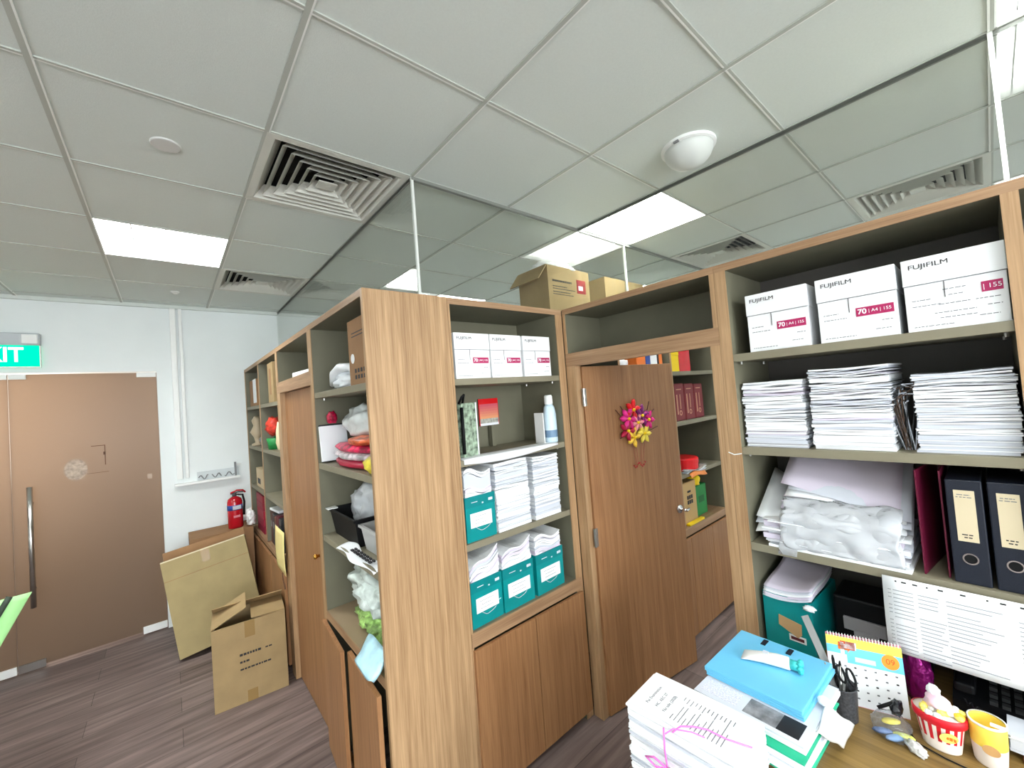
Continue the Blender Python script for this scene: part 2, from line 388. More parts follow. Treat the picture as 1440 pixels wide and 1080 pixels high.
# pipes and cable tray on the exit wall
b = MB()
b.box(.045, .088, Y1 - .03, Y1, 1.29, 2.87, WHITE, .003); b.build('cable_trunking'); tag(bpy.data.objects['cable_trunking'], 'wider white vertical cable trunking beside the glass door', 'trunking')
b = MB(); b.box(.108, .133, Y1 - .022, Y1, 1.29, 2.87, WHITE, .003); o = b.build('cable_trunking'); tag(o, 'thinner white vertical cable trunking, right of its wider twin', 'trunking')
w = thing('wall_ledge', 'white narrow wall ledge holding cables above the fire extinguisher', 'ledge', (.28, Y1, 1.23))
one('ledge_board', -.255, .24, -.07, 0, 0, .022, WHITE, w, .003)
one('back_rail', -.09, .235, -.016, 0, .022, .10, mat('pale_grey', (205, 212, 214), .5), w)
b = MB()
for i in range(3): b.tube([(-.08 + .1 * i + .008 * k, -.035 - .012 * math.sin(k * 1.3 + i), .05 + .018 * math.sin(k * .9 + i * 2)) for k in range(10)], .005, GREY, 6)
b.build('cables', w, True)
b = MB(); b.box(.2, .215, -.035, -.005, .02, .15, GREY); b.box(.215, .25, -.03, -.01, .12, .13, WHITE); b.build('bracket', w)

# ceiling fittings -------------------------------------------------
EM = emit('lamp_diffuser', (252, 255, 253), 15.0)
LAB = {(1, 3): 'square ceiling light in front of the exit doors', (5, 0): 'square ceiling light seen through the glass above the doorway',
       (5, 4): 'square ceiling light in the glazed room behind the shelves'}
hid = 0
for (i, j) in lights:
    cx, cy = XA(i) + .3, YB(j) + .3
    if cy - .3 < Y0 or cx - .3 < X0: continue
    lb = LAB.get((i, j), 'square ceiling light out of view, beyond the picture')
    t = thing('ceiling_light', lb, 'ceiling light', (cx, cy, ZC), 0, 'square recessed ceiling lights')
    b = MB()
    for s in (-1, 1):
        b.box(s * .288, s * .299, -.299, .299, -.004, .07, WHITE); b.box(-.299, .299, s * .288, s * .299, -.004, .07, WHITE)
    b.box(-.299, .299, -.299, .299, .07, .078, WHITE); b.build('housing', t)
    one('diffuser', -.286, .286, -.286, .286, .045, .05, EM, t)
    b = MB()
    for k in range(-1, 2): b.box(k * .145 - .003, k * .145 + .003, -.286, .286, .002, .04, CHROME)
    for k in range(-3, 4): b.box(-.286, .286, k * .082 - .002, k * .082 + .002, .006, .036, CHROME)
    b.build('louvre', t)
VW = mat('vent_white', (206, 207, 198), .45)
VL = {(2, 1): 'large square air vent beside the glass corner', (2, 4): 'square air vent near the exit wall, beyond the ceiling light',
      (7, 0): 'air vent in the inner room, above the right bookcase', (7, -2): 'air vent at the right picture edge above the bookcase'}
for (i, j) in vents:
    t = thing('air_vent', VL[(i, j)], 'air vent', (XA(i) + .3, YB(j) + .3, ZC), 0, 'square ceiling air vents')
    def ring(b, s0, z0, s1, z1, m):
        for q in range(4):
            X = Matrix.Rotation(q * PI / 2, 4, 'Z')
            b.poly([(-s0, -s0, z0), (s0, -s0, z0), (s1, -s1, z1), (-s1, -s1, z1)], m, X)
    b = MB(); ring(b, .299, -.006, .268, -.006, VW); ring(b, .268, -.006, .225, .05, VW); ring(b, .299, -.006, .299, .06, VW); b.build('outer_frame', t)
    b = MB(); ring(b, .299, .06, .001, .11, mat('duct_black', (22, 22, 22), .9)); b.build('duct', t)
    for k in range(5):
        s0 = .236 - .040 * k
        b = MB(); ring(b, s0, -.004, s0 - .033, .036, VW); ring(b, s0 - .002, .000, s0 - .035, .040, VW); b.build('vane', t)
    b = MB(); b.box(-.042, .042, -.034, .034, 0, .006, VW); b.build('centre_plate', t)
DOME = mat('dome_plastic', (206, 210, 206), .5)
d = thing('dome_lamp', 'white half-dome emergency lamp on the ceiling above the doorway', 'lamp', (1.88, .83, ZC - .0))
MB().lathe([(.001, 0), (.118, 0), (.118, -.012), (.108, -.016), (.001, -.016)], WHITE, 36).build('base_ring', d, False)
MB().lathe([(.106 * math.cos(a), -.014 - .085 * math.sin(a)) for a in [k * PI / 2 / 10 for k in range(11)]][:-1] + [(.001, -.099)], DOME, 36).build('dome', d, True)
one('clip', -.118, -.108, -.012, .012, -.02, -.012, GREY, d)
o = MB().lathe([(.001, 0), (.048, 0), (.048, -.005), (.045, -.007), (.001, -.007)], mat('sensor_white', (205, 206, 203), .5), 32).build('ceiling_sensor', None, False, (.034, 2.019, ZC)); tag(o, 'flat round white ceiling disc near the large air vent', 'sensor')
o = MB().lathe([(.001, 0), (.03, 0), (.03, -.006), (.012, -.02), (.001, -.022)], mat('sensor_white', (205, 206, 203), .5), 20).build('sprinkler', None, False, (.085, 4.33, ZC)); tag(o, 'small sprinkler head near the exit wall', 'sprinkler')

# glass partitions on top of the shelves ----------------------------
def pane(name, x0, x1, y0, y1, label):
    t = thing(name, label, 'glass partition', ((x0 + x1) / 2, (y0 + y1) / 2, 2.281)); hx, hy = (x1 - x0) / 2, (y1 - y0) / 2
    one('glass_sheet', -hx, hx, -hy, hy, 0, ZC - 2.281 - .006, GLASS, t)
    ch = mat('channel_grey', (120, 122, 116), .5)
    one('top_channel', -hx, hx, -hy - (.004 if hy < .02 else 0), hy + (.004 if hy < .02 else 0), ZC - 2.281 - .022, ZC - 2.281 - .006, ch, t)
    return t
XL, XR, YR = .931, 2.131, 1.719
pane('glass_partition', XL - .005, XL + .005, YR + .006, Y1 - .002, 'glass pane above the long left bookcase run')
p2 = pane('glass_partition', XL - .005, 2.655, YR - .005, YR + .005, 'glass pane above the teal-box bookcase, from the glass corner')
pane('glass_partition', 2.668, X1, YR - .005, YR + .005, 'glass pane at the back of the inner room')
pane('glass_partition', XR - .005, XR + .005, -.07, YR - .006, 'glass pane above the doorway and right bookcase')
pane('glass_partition', XR - .005, XR + .005, Y0, -.083, 'glass pane above the bookcase bay at right edge')
SIL = mat('joint_white', (214, 218, 212), .4)
for (x, y, lb) in ((XL, YR, 'white seam at the outer glass corner'), (2.661, YR, 'short white seam behind the cardboard boxes'), (XR, -.0765, 'white vertical seam in the glass above the right bookcase')):
    o = one('glass_seam', x - .006, x + .006, y - .006, y + .006, 2.281, ZC - .006, SIL); tag(o, lb, 'seam')

# ------------------------------------------------------------------ built-in shelving
def panel(b, x0, x1, D, z0, z1, wide=0, inner=GREI, edge=OAK, y0=0):
    b.box(x0, x1, y0 + .004, D, z0, z1, inner); b.box(x0, x1, y0, y0 + .005, z0, z1, edge)
SH = (1.905, 1.53, 1.15)
def shelf(root, x0, x1, D, ztop, m=SHELF, y0=.006, th=.03, name='shelf'):
    return one(name, x0, x1, y0, D, ztop - th, ztop, m, root, .001)
def knob(parent, x, z, y=0):
    MB().lathe([(.001, 0), (.009, 0), (.008, .01), (.014, .018), (.015, .026), (.009, .032), (.001, .033)], BRASS, 18, Matrix.Translation((x, y, z)) @ Matrix.Rotation(PI / 2, 4, 'X')).build('knob', parent, True)
def cup_door(root, x0, x1, z0, z1, swing=0, hinge='L'):
    p = bpy.data.objects.new('door', None); C.objects.link(p); p.parent = root
    w = x1 - x0
    mbd = MB()
    if hinge == 'L': mbd.box(0, w, -.019, 0, z0, z1, OAKD, .0015); px = x0
    else: mbd.box(-w, 0, -.019, 0, z0, z1, OAKD, .0015); px = x1
    bpy.data.objects.remove(p)
    d = mbd.build('door', root, False, (px, 0, 0)); d.rotation_euler = (0, 0, -swing if hinge == 'L' else swing)
    return d
PEG = None
def peg(root, x, y, z):
    global PEG
    if PEG is None:
        o = MB().lathe([(.001, 0), (.005, 0), (.005, .012), (.001, .012)], STEEL, 8).build('shelf_peg'); PEG = o
    else:
        o = PEG.copy(); C.objects.link(o)
    o.parent = root; o.location = (x, y, z)
Z_T = 2.28
# left bookcase, nearest unit -----------------------------------------
W = .82; D = .388
lb = thing('bookcase', 'oak corner bookcase facing the exit, with wide blank end panel', 'bookcase', (.602, 2.40, 0), RIGHT, 'built-in oak bookcases')
b = MB(); panel(b, 0, .038, D, 0, Z_T - .03); b.build('side_panel', lb)
b = MB(); b.box(W - .022, W, 0, D, 0, Z_T, OAK, .001); b.build('end_panel', lb)
b = MB(); b.box(0, W - .022, .004, D, Z_T - .03, Z_T, GREI); b.box(0, W - .022, 0, .005, Z_T - .03, Z_T, OAKH); b.build('top_panel', lb)
one('back_panel', .038, W - .022, D - .012, D, .06, Z_T - .03, GREI, lb)
for z in SH: shelf(lb, .038, W - .022, D - .012, z)
b = MB(); b.box(.038, W - .022, .004, D - .012, .715, .752, mat('taupe_board', (150, 130, 104), .5)); b.box(.038, W - .022, 0, .005, .712, .752, OAKH); b.build('base_shelf', lb)
one('plinth', .038, W - .022, .03, .05, 0, .06, OAKD, lb)
cup_door(lb, .012, .40, .05, .705, math.radians(4)); cup_door(lb, .412, W - .012, .05, .705, math.radians(3))
for x in (.05, W - .035):
    for z in SH: peg(lb, x, .05, z - .042)
# small closed door with cubby above ----------------------------------
cb = thing('overhead_cubby', 'open oak cubby above the closed wooden door', 'cubby', (.602, 3.29, 0), RIGHT)
W = .89
b = MB(); panel(b, 0, .03, .38, 2.02, Z_T - .03); b.build('side_panel', cb)
b = MB(); b.box(0, W, .004, .38, Z_T - .03, Z_T, GREI); b.box(0, W, 0, .005, Z_T - .03, Z_T, OAKH); b.build('top_panel', cb)
b = MB(); panel(b, W - .03, W, .38, 2.02, Z_T - .03); b.build('side_panel', cb)
b = MB(); b.box(0.03, W - .03, .02, .38, 2.0, 2.03, GREI); b.box(0, W, 0, .03, 1.955, 2.03, OAKH); b.build('header_board', cb)
one('back_panel', .03, W - .03, .368, .38, 2.03, Z_T - .03, GREI, cb)
def struct_empty(name, label, loc, rotz):
    d = bpy.data.objects.new(name, None); C.objects.link(d); d.location = loc; d.rotation_euler = (0, 0, rotz)
    return tag(d, label, 'door', kind='structure')
d3 = struct_empty('door_3', 'closed oak door with a brass knob in the left bookcase run', (.602, 3.29, 0), RIGHT)
one('door_frame', 0, .08, 0, .12, 0, 1.955, OAK, d3); one('door_frame', W - .012, W, 0, .12, 0, 1.955, OAK, d3)
one('door_leaf', .082, W - .013, .03, .07, .006, 1.952, OAKD, d3)
knob(d3, .735, .985, .03)
# far unit ----------------------------------------------------------------
W = 1.545; D = .35
fb = thing('bookcase', 'two-column oak bookcase at the far end, beside the exit wall', 'bookcase', (.602, 4.838, 0), RIGHT, 'built-in oak bookcases')
for (a, e) in ((0, .022), (.77, .79), (W - .022, W)):
    b = MB(); panel(b, a, e, D, 0 if a != .77 else .75, Z_T - .03); b.build('side_panel' if a != .77 else 'divider', fb)
b = MB(); b.box(0, W, .004, D, Z_T - .03, Z_T, GREI); b.box(0, W, 0, .005, Z_T - .03, Z_T, OAKH); b.build('top_panel', fb)
one('back_panel', .022, W - .022, D - .012, D, .06, Z_T - .03, GREI, fb)
for (a, e) in ((.022, .77), (.79, W - .022)):
    for z in SH: shelf(fb, a, e, D - .012, z)
one('base_shelf', .022, W - .022, 0, D - .012, .70, .74, OAKH, fb)
for k in range(3): cup_door(fb, .02 + .503 * k, .51 + .503 * k, .05, .692)
one('plinth', .022, W - .022, .03, .05, 0, .05, OAKD, fb)
# front bookcase (teal boxes) -------------------------------------------------
W = .7625; D = .35
tb = thing('bookcase', 'oak bookcase holding the teal boxes, left of the open door', 'bookcase', (.99, 1.58, 0), 0, 'built-in oak bookcases')
b = MB(); panel(b, 0.001, .012, D, 0, Z_T - .03, edge=OAK); b.build('side_panel', tb)
b = MB(); panel(b, W - .0525, W, D, 0, Z_T - .03); b.build('side_panel', tb)
b = MB(); b.box(0.001, W, .004, D, Z_T - .03, Z_T, GREI); b.box(0.001, W, 0, .005, Z_T - .03, Z_T, OAKH); b.build('top_panel', tb)
one('back_panel', .012, W - .0525, D - .012, D, .06, Z_T - .03, GREI, tb)
for z in SH: shelf(tb, .012, W - .0525, D - .012, z)
b = MB(); b.box(.012, W - .0525, .004, D - .012, .735, .765, GREI); b.box(.002, W - .018, -.004, .006, .703, .765, OAKH); b.build('base_shelf', tb)
cup_door(tb, .006, .372, .05, .692); cup_door(tb, .376, W - .022, .05, .692)
one('plinth', .012, W - .0525, .03, .05, 0, .05, OAKD, tb)
for x in (.03, W - .0675):
    for z in SH:
        for y in (.05, .27): peg(tb, x, y, z - .042)
# open cubby above the doorway ------------------------------------------------
ob = thing('overhead_cubby', 'empty oak cubby above the open doorway', 'cubby', (1.754, 1.575, 0), RIGHT)
W = .855; D = .40
b = MB(); panel(b, 0, .018, D, 2.025, Z_T - .03); b.build('side_panel', ob)
b = MB(); panel(b, W - .02, W, D, 2.025, Z_T - .03); b.build('side_panel', ob)
b = MB(); b.box(0, W, .004, D, Z_T - .03, Z_T, GREI); b.box(0, W, 0, .005, Z_T - .03, Z_T, OAKH); b.build('top_panel', ob)
one('back_panel', .018, W - .02, .318, .33, 2.025, Z_T - .03, GREI, ob)
b = MB(); b.box(.018, W - .02, .02, D, 2.0, 2.025, GREI); b.box(0, W, 0, .03, 1.95, 2.025, OAKH); b.build('header_board', ob)
# doorway and open door
d4 = struct_empty('door_4', 'oak door standing open into the inner room, with a festive ornament', (1.754, 1.575, 0), RIGHT)
b = MB(); b.box(0, .064, 0, .05, 0, 1.95, OAK); b.build('door_frame', d4)
one('door_frame', .815, .855, 0, .40, 0, 1.95, OAK, d4)
lf = MB(); lf.box(0, .772, 0, .04, .008, 1.945, OAKD, .002)
ang = math.atan2(1.373 - 1.495, 2.557 - 1.796)
# leaf in door-local space: local x = -Y, local y = +X
lo = lf.build('door_leaf', d4, False, (1.575 - 1.495 - .0, 1.796 - 1.754, 0)); lo.rotation_euler = (0, 0, ang + PI / 2)
for z in (1.77, .985):
    h = MB(); h.box(-.016, .014, -.003, 0.0, z - .05, z + .05, STEEL); h.tube([(-.008, -.006, z - .05), (-.008, -.006, z + .05)], .006, STEEL, 8); h.build('hinge', lo)
h = MB(); hx, hz = .725, .995
h.lathe([(.001, 0), (.026, 0), (.026, .008), (.001, .008)], CHROME, 20, Matrix.Translation((hx, 0, hz)) @ Matrix.Rotation(PI / 2, 4, 'X'))
h.tube([(hx, -.005, hz), (hx, -.045, hz), (hx + .006, -.052, hz), (hx + .02, -.052, hz), (hx + .035, -.05, hz + .004)], [.009, .009, .010, .007], CHROME, 12); h.build('lever_handle', lo, True)
# right bookcase (built over the desk) --------------------------------------
rb = thing('bookcase', 'large oak bookcase over the desk, full of paper stacks', 'bookcase', (1.754, .72, 0), RIGHT, 'built-in oak bookcases')
D = .405
b = MB(); panel(b, 0.001, .045, D, 0, Z_T - .03); b.build('side_panel', rb)
b = MB(); panel(b, .767, .80, D, .752, Z_T - .03); b.build('divider', rb)
b = MB(); panel(b, 1.52, 1.55, D, 0, Z_T - .03); b.build('side_panel', rb)
b = MB(); b.box(0.001, 1.55, .004, D, Z_T - .03, Z_T, GREI); b.box(0.001, 1.55, 0, .005, Z_T - .03, Z_T, OAKH); b.build('top_panel', rb)
one('back_panel', .045, 1.52, D - .012, D, .76, Z_T - .03, GREID, rb)
for (a, e) in ((.045, .767), (.80, 1.52)):
    for z in SH: shelf(rb, a, e, D - .012, z)
for x in (.058, .752):
    for z in SH:
        for y in (.05, .3): peg(rb, x, y, z - .042)
o = MB().tube([(-.004 - .0, -.004, 1.508), (.02, -.009, 1.500), (.046, -.004, 1.505)], .0022, WHITE, 6).build('string_loop', rb)
# desk
dk = thing('desk', 'built-in wooden desk under the right bookcase', 'desk', (1.2, .67, 0), RIGHT)
MB().box(0, 1.5, 0, .94, .715, .75, DESKW, .002).build('desktop', dk)
for (a, e) in ((.01, .035), (1.46, 1.485)): one('side_panel', a, e, .06, .92, 0, .715, OAK, dk)
one('modesty_panel', .035, 1.46, .86, .88, .2, .715, OAK, dk)
ped = thing('drawer_pedestal', 'low grey drawer pedestal under the ribbon-tied paper stack', 'drawer unit', (.80, .735, 0), RIGHT)
one('cabinet_body', 0, .33, .012, .385, .03, .66, mat('cabinet_grey', (150, 150, 148), .5), ped, .003)
for k in range(3):
    dd = one('drawer', .006, .324, 0, .012, .05 + .2 * k, .24 + .2 * k, mat('cabinet_grey', (150, 150, 148), .5), ped, .003)
    one('drawer_handle', .12, .21, -.012, 0, .2 + .2 * k, .215 + .2 * k, STEEL, dd, .002)
# inner bookcase -------------------------------------------------------------------
ib = thing('bookcase', 'oak bookcase in the inner room, seen past the open door', 'bookcase', (2.165, 1.51, 0), 0, 'built-in oak bookcases')
W = 1.365; D = .50
for (a, e) in ((0, .02), (.64, .66), (W - .03, W)):
    b = MB(); panel(b, a, e, D, 0 if a != .64 else .765, Z_T - .03); b.build('side_panel' if a != .64 else 'divider', ib)
b = MB(); b.box(0, W, .004, D, Z_T - .03, Z_T, GREI); b.box(0, W, 0, .005, Z_T - .03, Z_T, OAKH); b.box(-.395, 0, .075, D, Z_T - .03, Z_T, GREI); b.build('top_panel', ib)
one('back_panel', .02, W - .03, D - .012, D, .06, Z_T - .03, GREI, ib)
for (a, e) in ((.02, .64), (.66, W - .03)):
    for z in (1.90, 1.525, 1.14): shelf(ib, a, e, D - .012, z)
one('base_shelf', .02, W - .03, 0, D - .012, .70, .755, OAKH, ib)
for k in range(4): cup_door(ib, .010 + .337 * k, .344 + .337 * k, .02, .69)
struct('wall_added_backing', MB().box(1.77, 3.53, 2.02, 2.06, 0, Z_T, WALL), 'wall added behind the inner room bookcase to keep the door gap dark', 'wall')  # added backing so the gap at the hinge stays dark
struct('wall_inner', MB().box(3.53, X1, 1.60, 1.72, 0, Z_T, WALL), 'white wall beside the inner room bookcase', 'wall')

# ------------------------------------------------------------------ contents
def stack_layers(b, w, d, h, n, seed, mats=(PAPER, PAPER, PAPER, PAPER, PAPERG, PAPERL), jit=.004, wave=.004, bend=0, zf=None):
    rr = random.Random(seed); z = 0
    cuts = sorted(rr.uniform(.02, .98) for _ in range(n - 1)); zs = [0] + [c * h for c in cuts] + [h]
    N = 8
    for k in range(n):
        z0, z1 = zs[k], zs[k + 1] - .0004
        if z1 - z0 < .0004: continue
        ox, oy = rr.uniform(-jit, jit), rr.uniform(-jit * 1.2, jit * .6); a = rr.uniform(-.02, .02); ph = rr.uniform(0, 6); am = rr.uniform(.2, 1) * wave * (z0 / h)
        m = mats[rr.randrange(len(mats))]
        rows = []
        for i in range(N + 1):
            for (y, z) in ((0, z0), (0, z1), (d, z1), (d, z0)):
                u = i / N; x = (u - .5) * w; yy = y - d / 2
                X = x * math.cos(a) - yy * math.sin(a) + ox; Y = x * math.sin(a) + yy * math.cos(a) + oy + d / 2
                zz = z + am * math.sin(ph + u * 5) * (1 if z > 0.004 else 0) + (bend * (z / h) * (u - .5) if bend else 0)
                if zf: zz += zf(u, y / d) * (z / h)
                rows.append(b.bm.verts.new((X, Y, max(zz, 0))))
        R4 = [rows[i * 4:i * 4 + 4] for i in range(N + 1)]; i0 = b.mi(m); fs = []
        for p, q in zip(R4, R4[1:]):
            for t in range(4): fs.append(b.bm.faces.new((p[t], p[(t + 1) % 4], q[(t + 1) % 4], q[t])))
        fs.append(b.bm.faces.new(R4[0][::-1])); fs.append(b.bm.faces.new(R4[-1]))
        for f_ in fs: f_.material_index = i0
    return b
def paper_stack(label, w, d, h, n, seed, loc, rotz=0, group=None, cat='paper stack', **k):
    o = stack_layers(MB(), w, d, h, n, seed, **k).build('paper_stack', None, False, loc, rotz)
    return tag(o, label, cat, group)
def paper_box(label, w, h, d, loc, rotz, group, big=True, split=.42, busy=False):
    t = thing('paper_box', label, 'carton', loc, rotz, group)
    hl = h * .36
    b = MB(); b.box(-w / 2 + .002, w / 2 - .002, .002, d, 0, h - .002, BOXW, .001)
    b.box(-w * (.5 - split) - .0008, -w * (.5 - split) + .0008, .0005, .0025, h - hl - .05, h - hl, INK); b.build('box_body', t)
    b = MB(); b.box(-w / 2, w / 2, 0, d + .002, h - hl, h, BOXW, .0012); b.box(-w / 2, w / 2, -.0003, .001, h - hl - .0022, h - hl - .0002, INKG); ld = b.build('box_lid', t)
    text('FUJIFILM', w * .095, INK, ld, (-w * .43, -.0008, h * .885), sx=1.2, th=.0003)
    lx0, lx1 = (.0, w * .45) if not busy else (w * .26, w * .45)
    lz = h * (.40 if not busy else .47)
    lab = one('label_strip', lx0, lx1, .0008, .0022, lz - h * .065, lz + h * .065, MAG, t)
    tz = lz
    if not busy:
        text('70', w * .11, PAPER, lab, (lx0 + w * .02, .0004, tz), bold=.0006); text('| A4 | 155', w * .068, PAPER, lab, (lx0 + w * .15, .0004, tz))
    else: text('| 155', w * .085, PAPER, lab, (lx0 + w * .01, .0004, tz))
    rows = [(-w * .42, -w * .22, h * .42), (-w * .42, -w * .12, h * .34), (-w * .42, -w * .02, h * .06), (w * .22, w * .4, h * .12), (w * .3, w * .43, h * .24)]
    if busy: rows += [(-w * .1, w * .12, h * .52), (-w * .05, w * .1, h * .44), (-w * .15, w * .15, h * .33), (-w * .2, w * .2, h * .22), (-w * .15, w * .2, h * .15), (w * .2, w * .42, h * .33)]
    dashes(t, rows, INKG, .0018)
    return t
GR = 'paper cartons on the top shelf of the right bookcase'
for lbl, y, w, busy in (('white paper carton with pink label, leftmost on the right bookcase top shelf', .515, .205, False),
                        ('white paper carton with pink label, middle one on the right bookcase top shelf', .282, .210, False),
                        ('white paper carton with printed lines, rightmost on the right bookcase top shelf', .058, .210, True)):
    paper_box(lbl, w, .225, .31, (1.775, y, 1.9055), RIGHT + random.uniform(-.01, .01), GR, busy=busy)
GF = 'paper cartons above the teal boxes'
for lbl, x, w in (('white paper carton, leftmost of three on the teal-box bookcase top shelf', 1.127, .205),
                  ('white paper carton, middle of three on the teal-box bookcase top shelf', 1.338, .205),
                  ('white paper carton, rightmost of three on the teal-box bookcase top shelf', 1.556, .205)):
    paper_box(lbl, w, .218, .29, (x, 1.60, 1.9055), random.uniform(-.02, .02), GF)
# right bookcase, second shelf: three tall stacks
GS = 'paper stacks on the second shelf of the right bookcase'
Z2, Z3 = 1.5305, 1.1505
paper_stack('tall stack of loose white paper, leftmost and lowest of three on the right bookcase', .205, .29, .255, 78, 1, (1.79, .560, Z2), RIGHT, GS)
paper_stack('tallest of three white paper stacks on the right bookcase, lilac tinted top', .215, .295, .285, 84, 2, (1.785, .327, Z2), RIGHT, GS, mats=(PAPER, PAPER, PAPER, PAPERG, PAPERL), wave=.006)
paper_stack('stack of white paper, rightmost of three on the right bookcase', .205, .29, .245, 76, 3, (1.79, .064, Z2), RIGHT, GS, mats=(PAPER, PAPER, PAPERG, PAPER))
# torn ragged edges between the stacks
b = MB()
for k in range(16):
    z = .19 + random.uniform(-.03, .03); y = random.uniform(-.03, .03)
    b.tube([(0, y, z), (random.uniform(-.01, .02), y + random.uniform(-.03, .03), z + random.uniform(-.012, .012)), (random.uniform(0, .03), y + random.uniform(-.03, .03), z - random.uniform(0, .05)), (.02, y * .5, .0)], [.0025, .002, .002, .0015], (PAPERG, DGREY, mat('twine_brown', (96, 76, 62), .8))[k % 3], 5)
o = b.build('torn_paper', None, False, (1.82, .192, Z2)); tag(o, 'tangle of torn paper strips and string between two paper stacks', 'torn paper')
# third shelf: pile in plastic sleeves, maroon folder, two binders
pl = thing('document_pile', 'messy pile of documents under crumpled plastic sleeves on the right bookcase', 'document pile', (1.775, .42, Z3), RIGHT)
stack_layers(MB(), .40, .30, .10, 14, 8, jit=.016, wave=.008).build('loose_paper', pl)
b = MB()
for k in range(9):
    zz = .10 + .011 * k
    b.sheet(lambda u, v, zz=zz, k=k: (.03 + (u - .5) * .34 + .014 * math.sin(k * 2.1), .02 + .005 * k + v * .27, min(.338, zz + .012 * math.sin(u * 4 + k) * (1 - v) + .004 * k + .13 * v * (1 + .3 * math.sin(k)) - .05 * u * (1 - v))), 10, 4, .0012, (PAPER, PAPERG, PAPERL)[k % 3])
b.build('fanned_sheets', pl, True)
b = MB()
for k in range(3):
    b.sheet(lambda u, v, k=k: (-.235 + u * .15, -.008 + v * .26 + .01 * k, .045 + .022 * k + .06 * (1 - u) * 0 + .15 * v * (1 - .5 * u) + .014 * math.sin(u * 3 + k)), 6, 5, .002, (PAPER, PAPERG, PAPER)[k])
b.build('curled_report', pl, True)
b = MB()
def sleeve(k):
    return lambda u, v: (-.14 + u * .33 + .006 * math.sin(v * 9 + k), -.012 - .004 * k + .16 * max(0, v - .55) + .012 * noise.noise(Vector((u * 5, v * 5, k))), .012 + min(v, .62) * .20 + max(0, v - .62) * .12 + .012 * noise.noise(Vector((u * 5 + 9, v * 5, k + 4))))
for k in range(3): b.sheet(sleeve(k), 40, 26, .0006, FILM)
b.sheet(lambda u, v: (-.16 + u * .06 + .02 * v, -.018, -.022 + v * .11), 4, 4, .0006, FILM)
b.build('plastic_sleeve', pl, True)
mf = thing('folder', 'maroon folder standing open on the right bookcase, left of the black binders', 'folder', (1.785, .185, Z3), RIGHT)
b = MB(); b.box(0, .004, 0, .24, 0.001, .325, MAROON); b.build('front_cover', mf).rotation_euler = (0, 0, -.13)
b = MB(); b.box(0, .004, 0, .24, 0.001, .325, MAROON); o = b.build('back_cover', mf, False, (.052, 0.01, 0)); o.rotation_euler = (0, 0, .0)
one('spine', .036, .058, .252, .256, 0.001, .32, MAROON, mf)
for lbl, y in (('black lever arch binder, left of the two, with cream spine label', .083), ('black lever arch binder cut off by the right picture edge, cream spine label', -.0)):
    t = thing('ring_binder', lbl, 'binder', (1.775, y, Z3), RIGHT, 'black binders on the right bookcase')
    MB().box(-.037, .037, 0, .255, .0005, .305, NAVY, .003, seg=2).build('cover', t)
    l = one('spine_label', -.021, .021, -.0012, .0008, .125, .275, CREAM, t)
    dashes(l, [(-.015, .012, .262), (-.017, .015, .255)], INKG, -.0016); dashes(l, [(-.012, .01, .145), (-.008, .008, .137)], INK, -.0016, h=.003)
    b = MB(); X = Matrix.Translation((0, 0, .075)) @ Matrix.Rotation(PI / 2, 4, 'X')
    b.lathe([(.013, -.001), (.0165, -.001), (.0165, .002), (.013, .002)], CHROME, 24, X, cap=False); b.lathe([(.001, .0), (.013, .0), (.013, .0006), (.001, .0006)], BLACK, 24, X); b.build('finger_ring', t)
# teal boxes
def file_box(label, w, h, d, loc, rotz, group, ph, seed, label_px=(.1, .9), lean=0, scr=0):
    t = thing('file_box', label, 'file box', loc, rotz, group)
    b = MB(); th = .004
    b.box(-w / 2, w / 2, 0, th, 0, h, TEAL); b.box(-w / 2, w / 2, d - th, d, 0, h, TEAL); b.box(-w / 2, -w / 2 + th, th, d - th, 0, h, TEAL)
    b.box(w / 2 - th, w / 2, th, d - th, 0, h, TEAL); b.box(-w / 2 + th, w / 2 - th, th, d - th, 0, th, TEAL)
    b.build('box_body', t)
    b = MB(); b.box(-w / 2 - .0012, w / 2 + .0012, -.0012, .001, h * .76, h, mat('teal_band', (0, 126, 130), .4)); b.build('lid_band', t)
    lb_ = one('label_card', -w * .36, w * .36 - scr, -.0018, .0002, h * .30, h * .62, PAPER, t)
    dashes(lb_, [(-w * .25, w * .2, h * .54), (-w * .2, w * .12, h * .46), (-w * .22, w * .2, h * .38)], INKG, -.0022, h=.0016)
    b = MB(); b.box(w * .28, w * .42, -.0022, 0, h * .83, h * .89, PAPERG); b.box(-w * .3, -w * .1, -.0022, 0, h * .86, h * .875, PAPERG); b.box(w * .05, w * .1, -.0022, 0, h * .8, h * .83, PAPERG)
    b.build('printed_marks', t)
    b = MB(); b.tube([(-w * .2 + .01 * k, -.004 - .004 * math.sin(k), h * .30 - .02 * math.sin(k * PI / 8)) for k in range(9)], .0012, PAPERG, 5); b.build('string_tie', t)
    return t
def stuffed(label, t_loc, rotz, w, d, z0, h, seed, group, n=16, fan=0, zf=None):
    o = stack_layers(MB(), w, d, h, n, seed, jit=.004, wave=.004, zf=zf).build('paper_stack', None, False, (t_loc[0], t_loc[1], t_loc[2] + z0), rotz)
    return tag(o, label, 'paper stack', group)
ZF = .7655
GT = 'teal file boxes on the bottom shelf of the teal-box bookcase'; GP = 'papers stuffed in the teal boxes'
fan = lambda s: (lambda u, v: s * .045 * (u - .45) * (1 - v) + .012 * math.sin(u * 7))
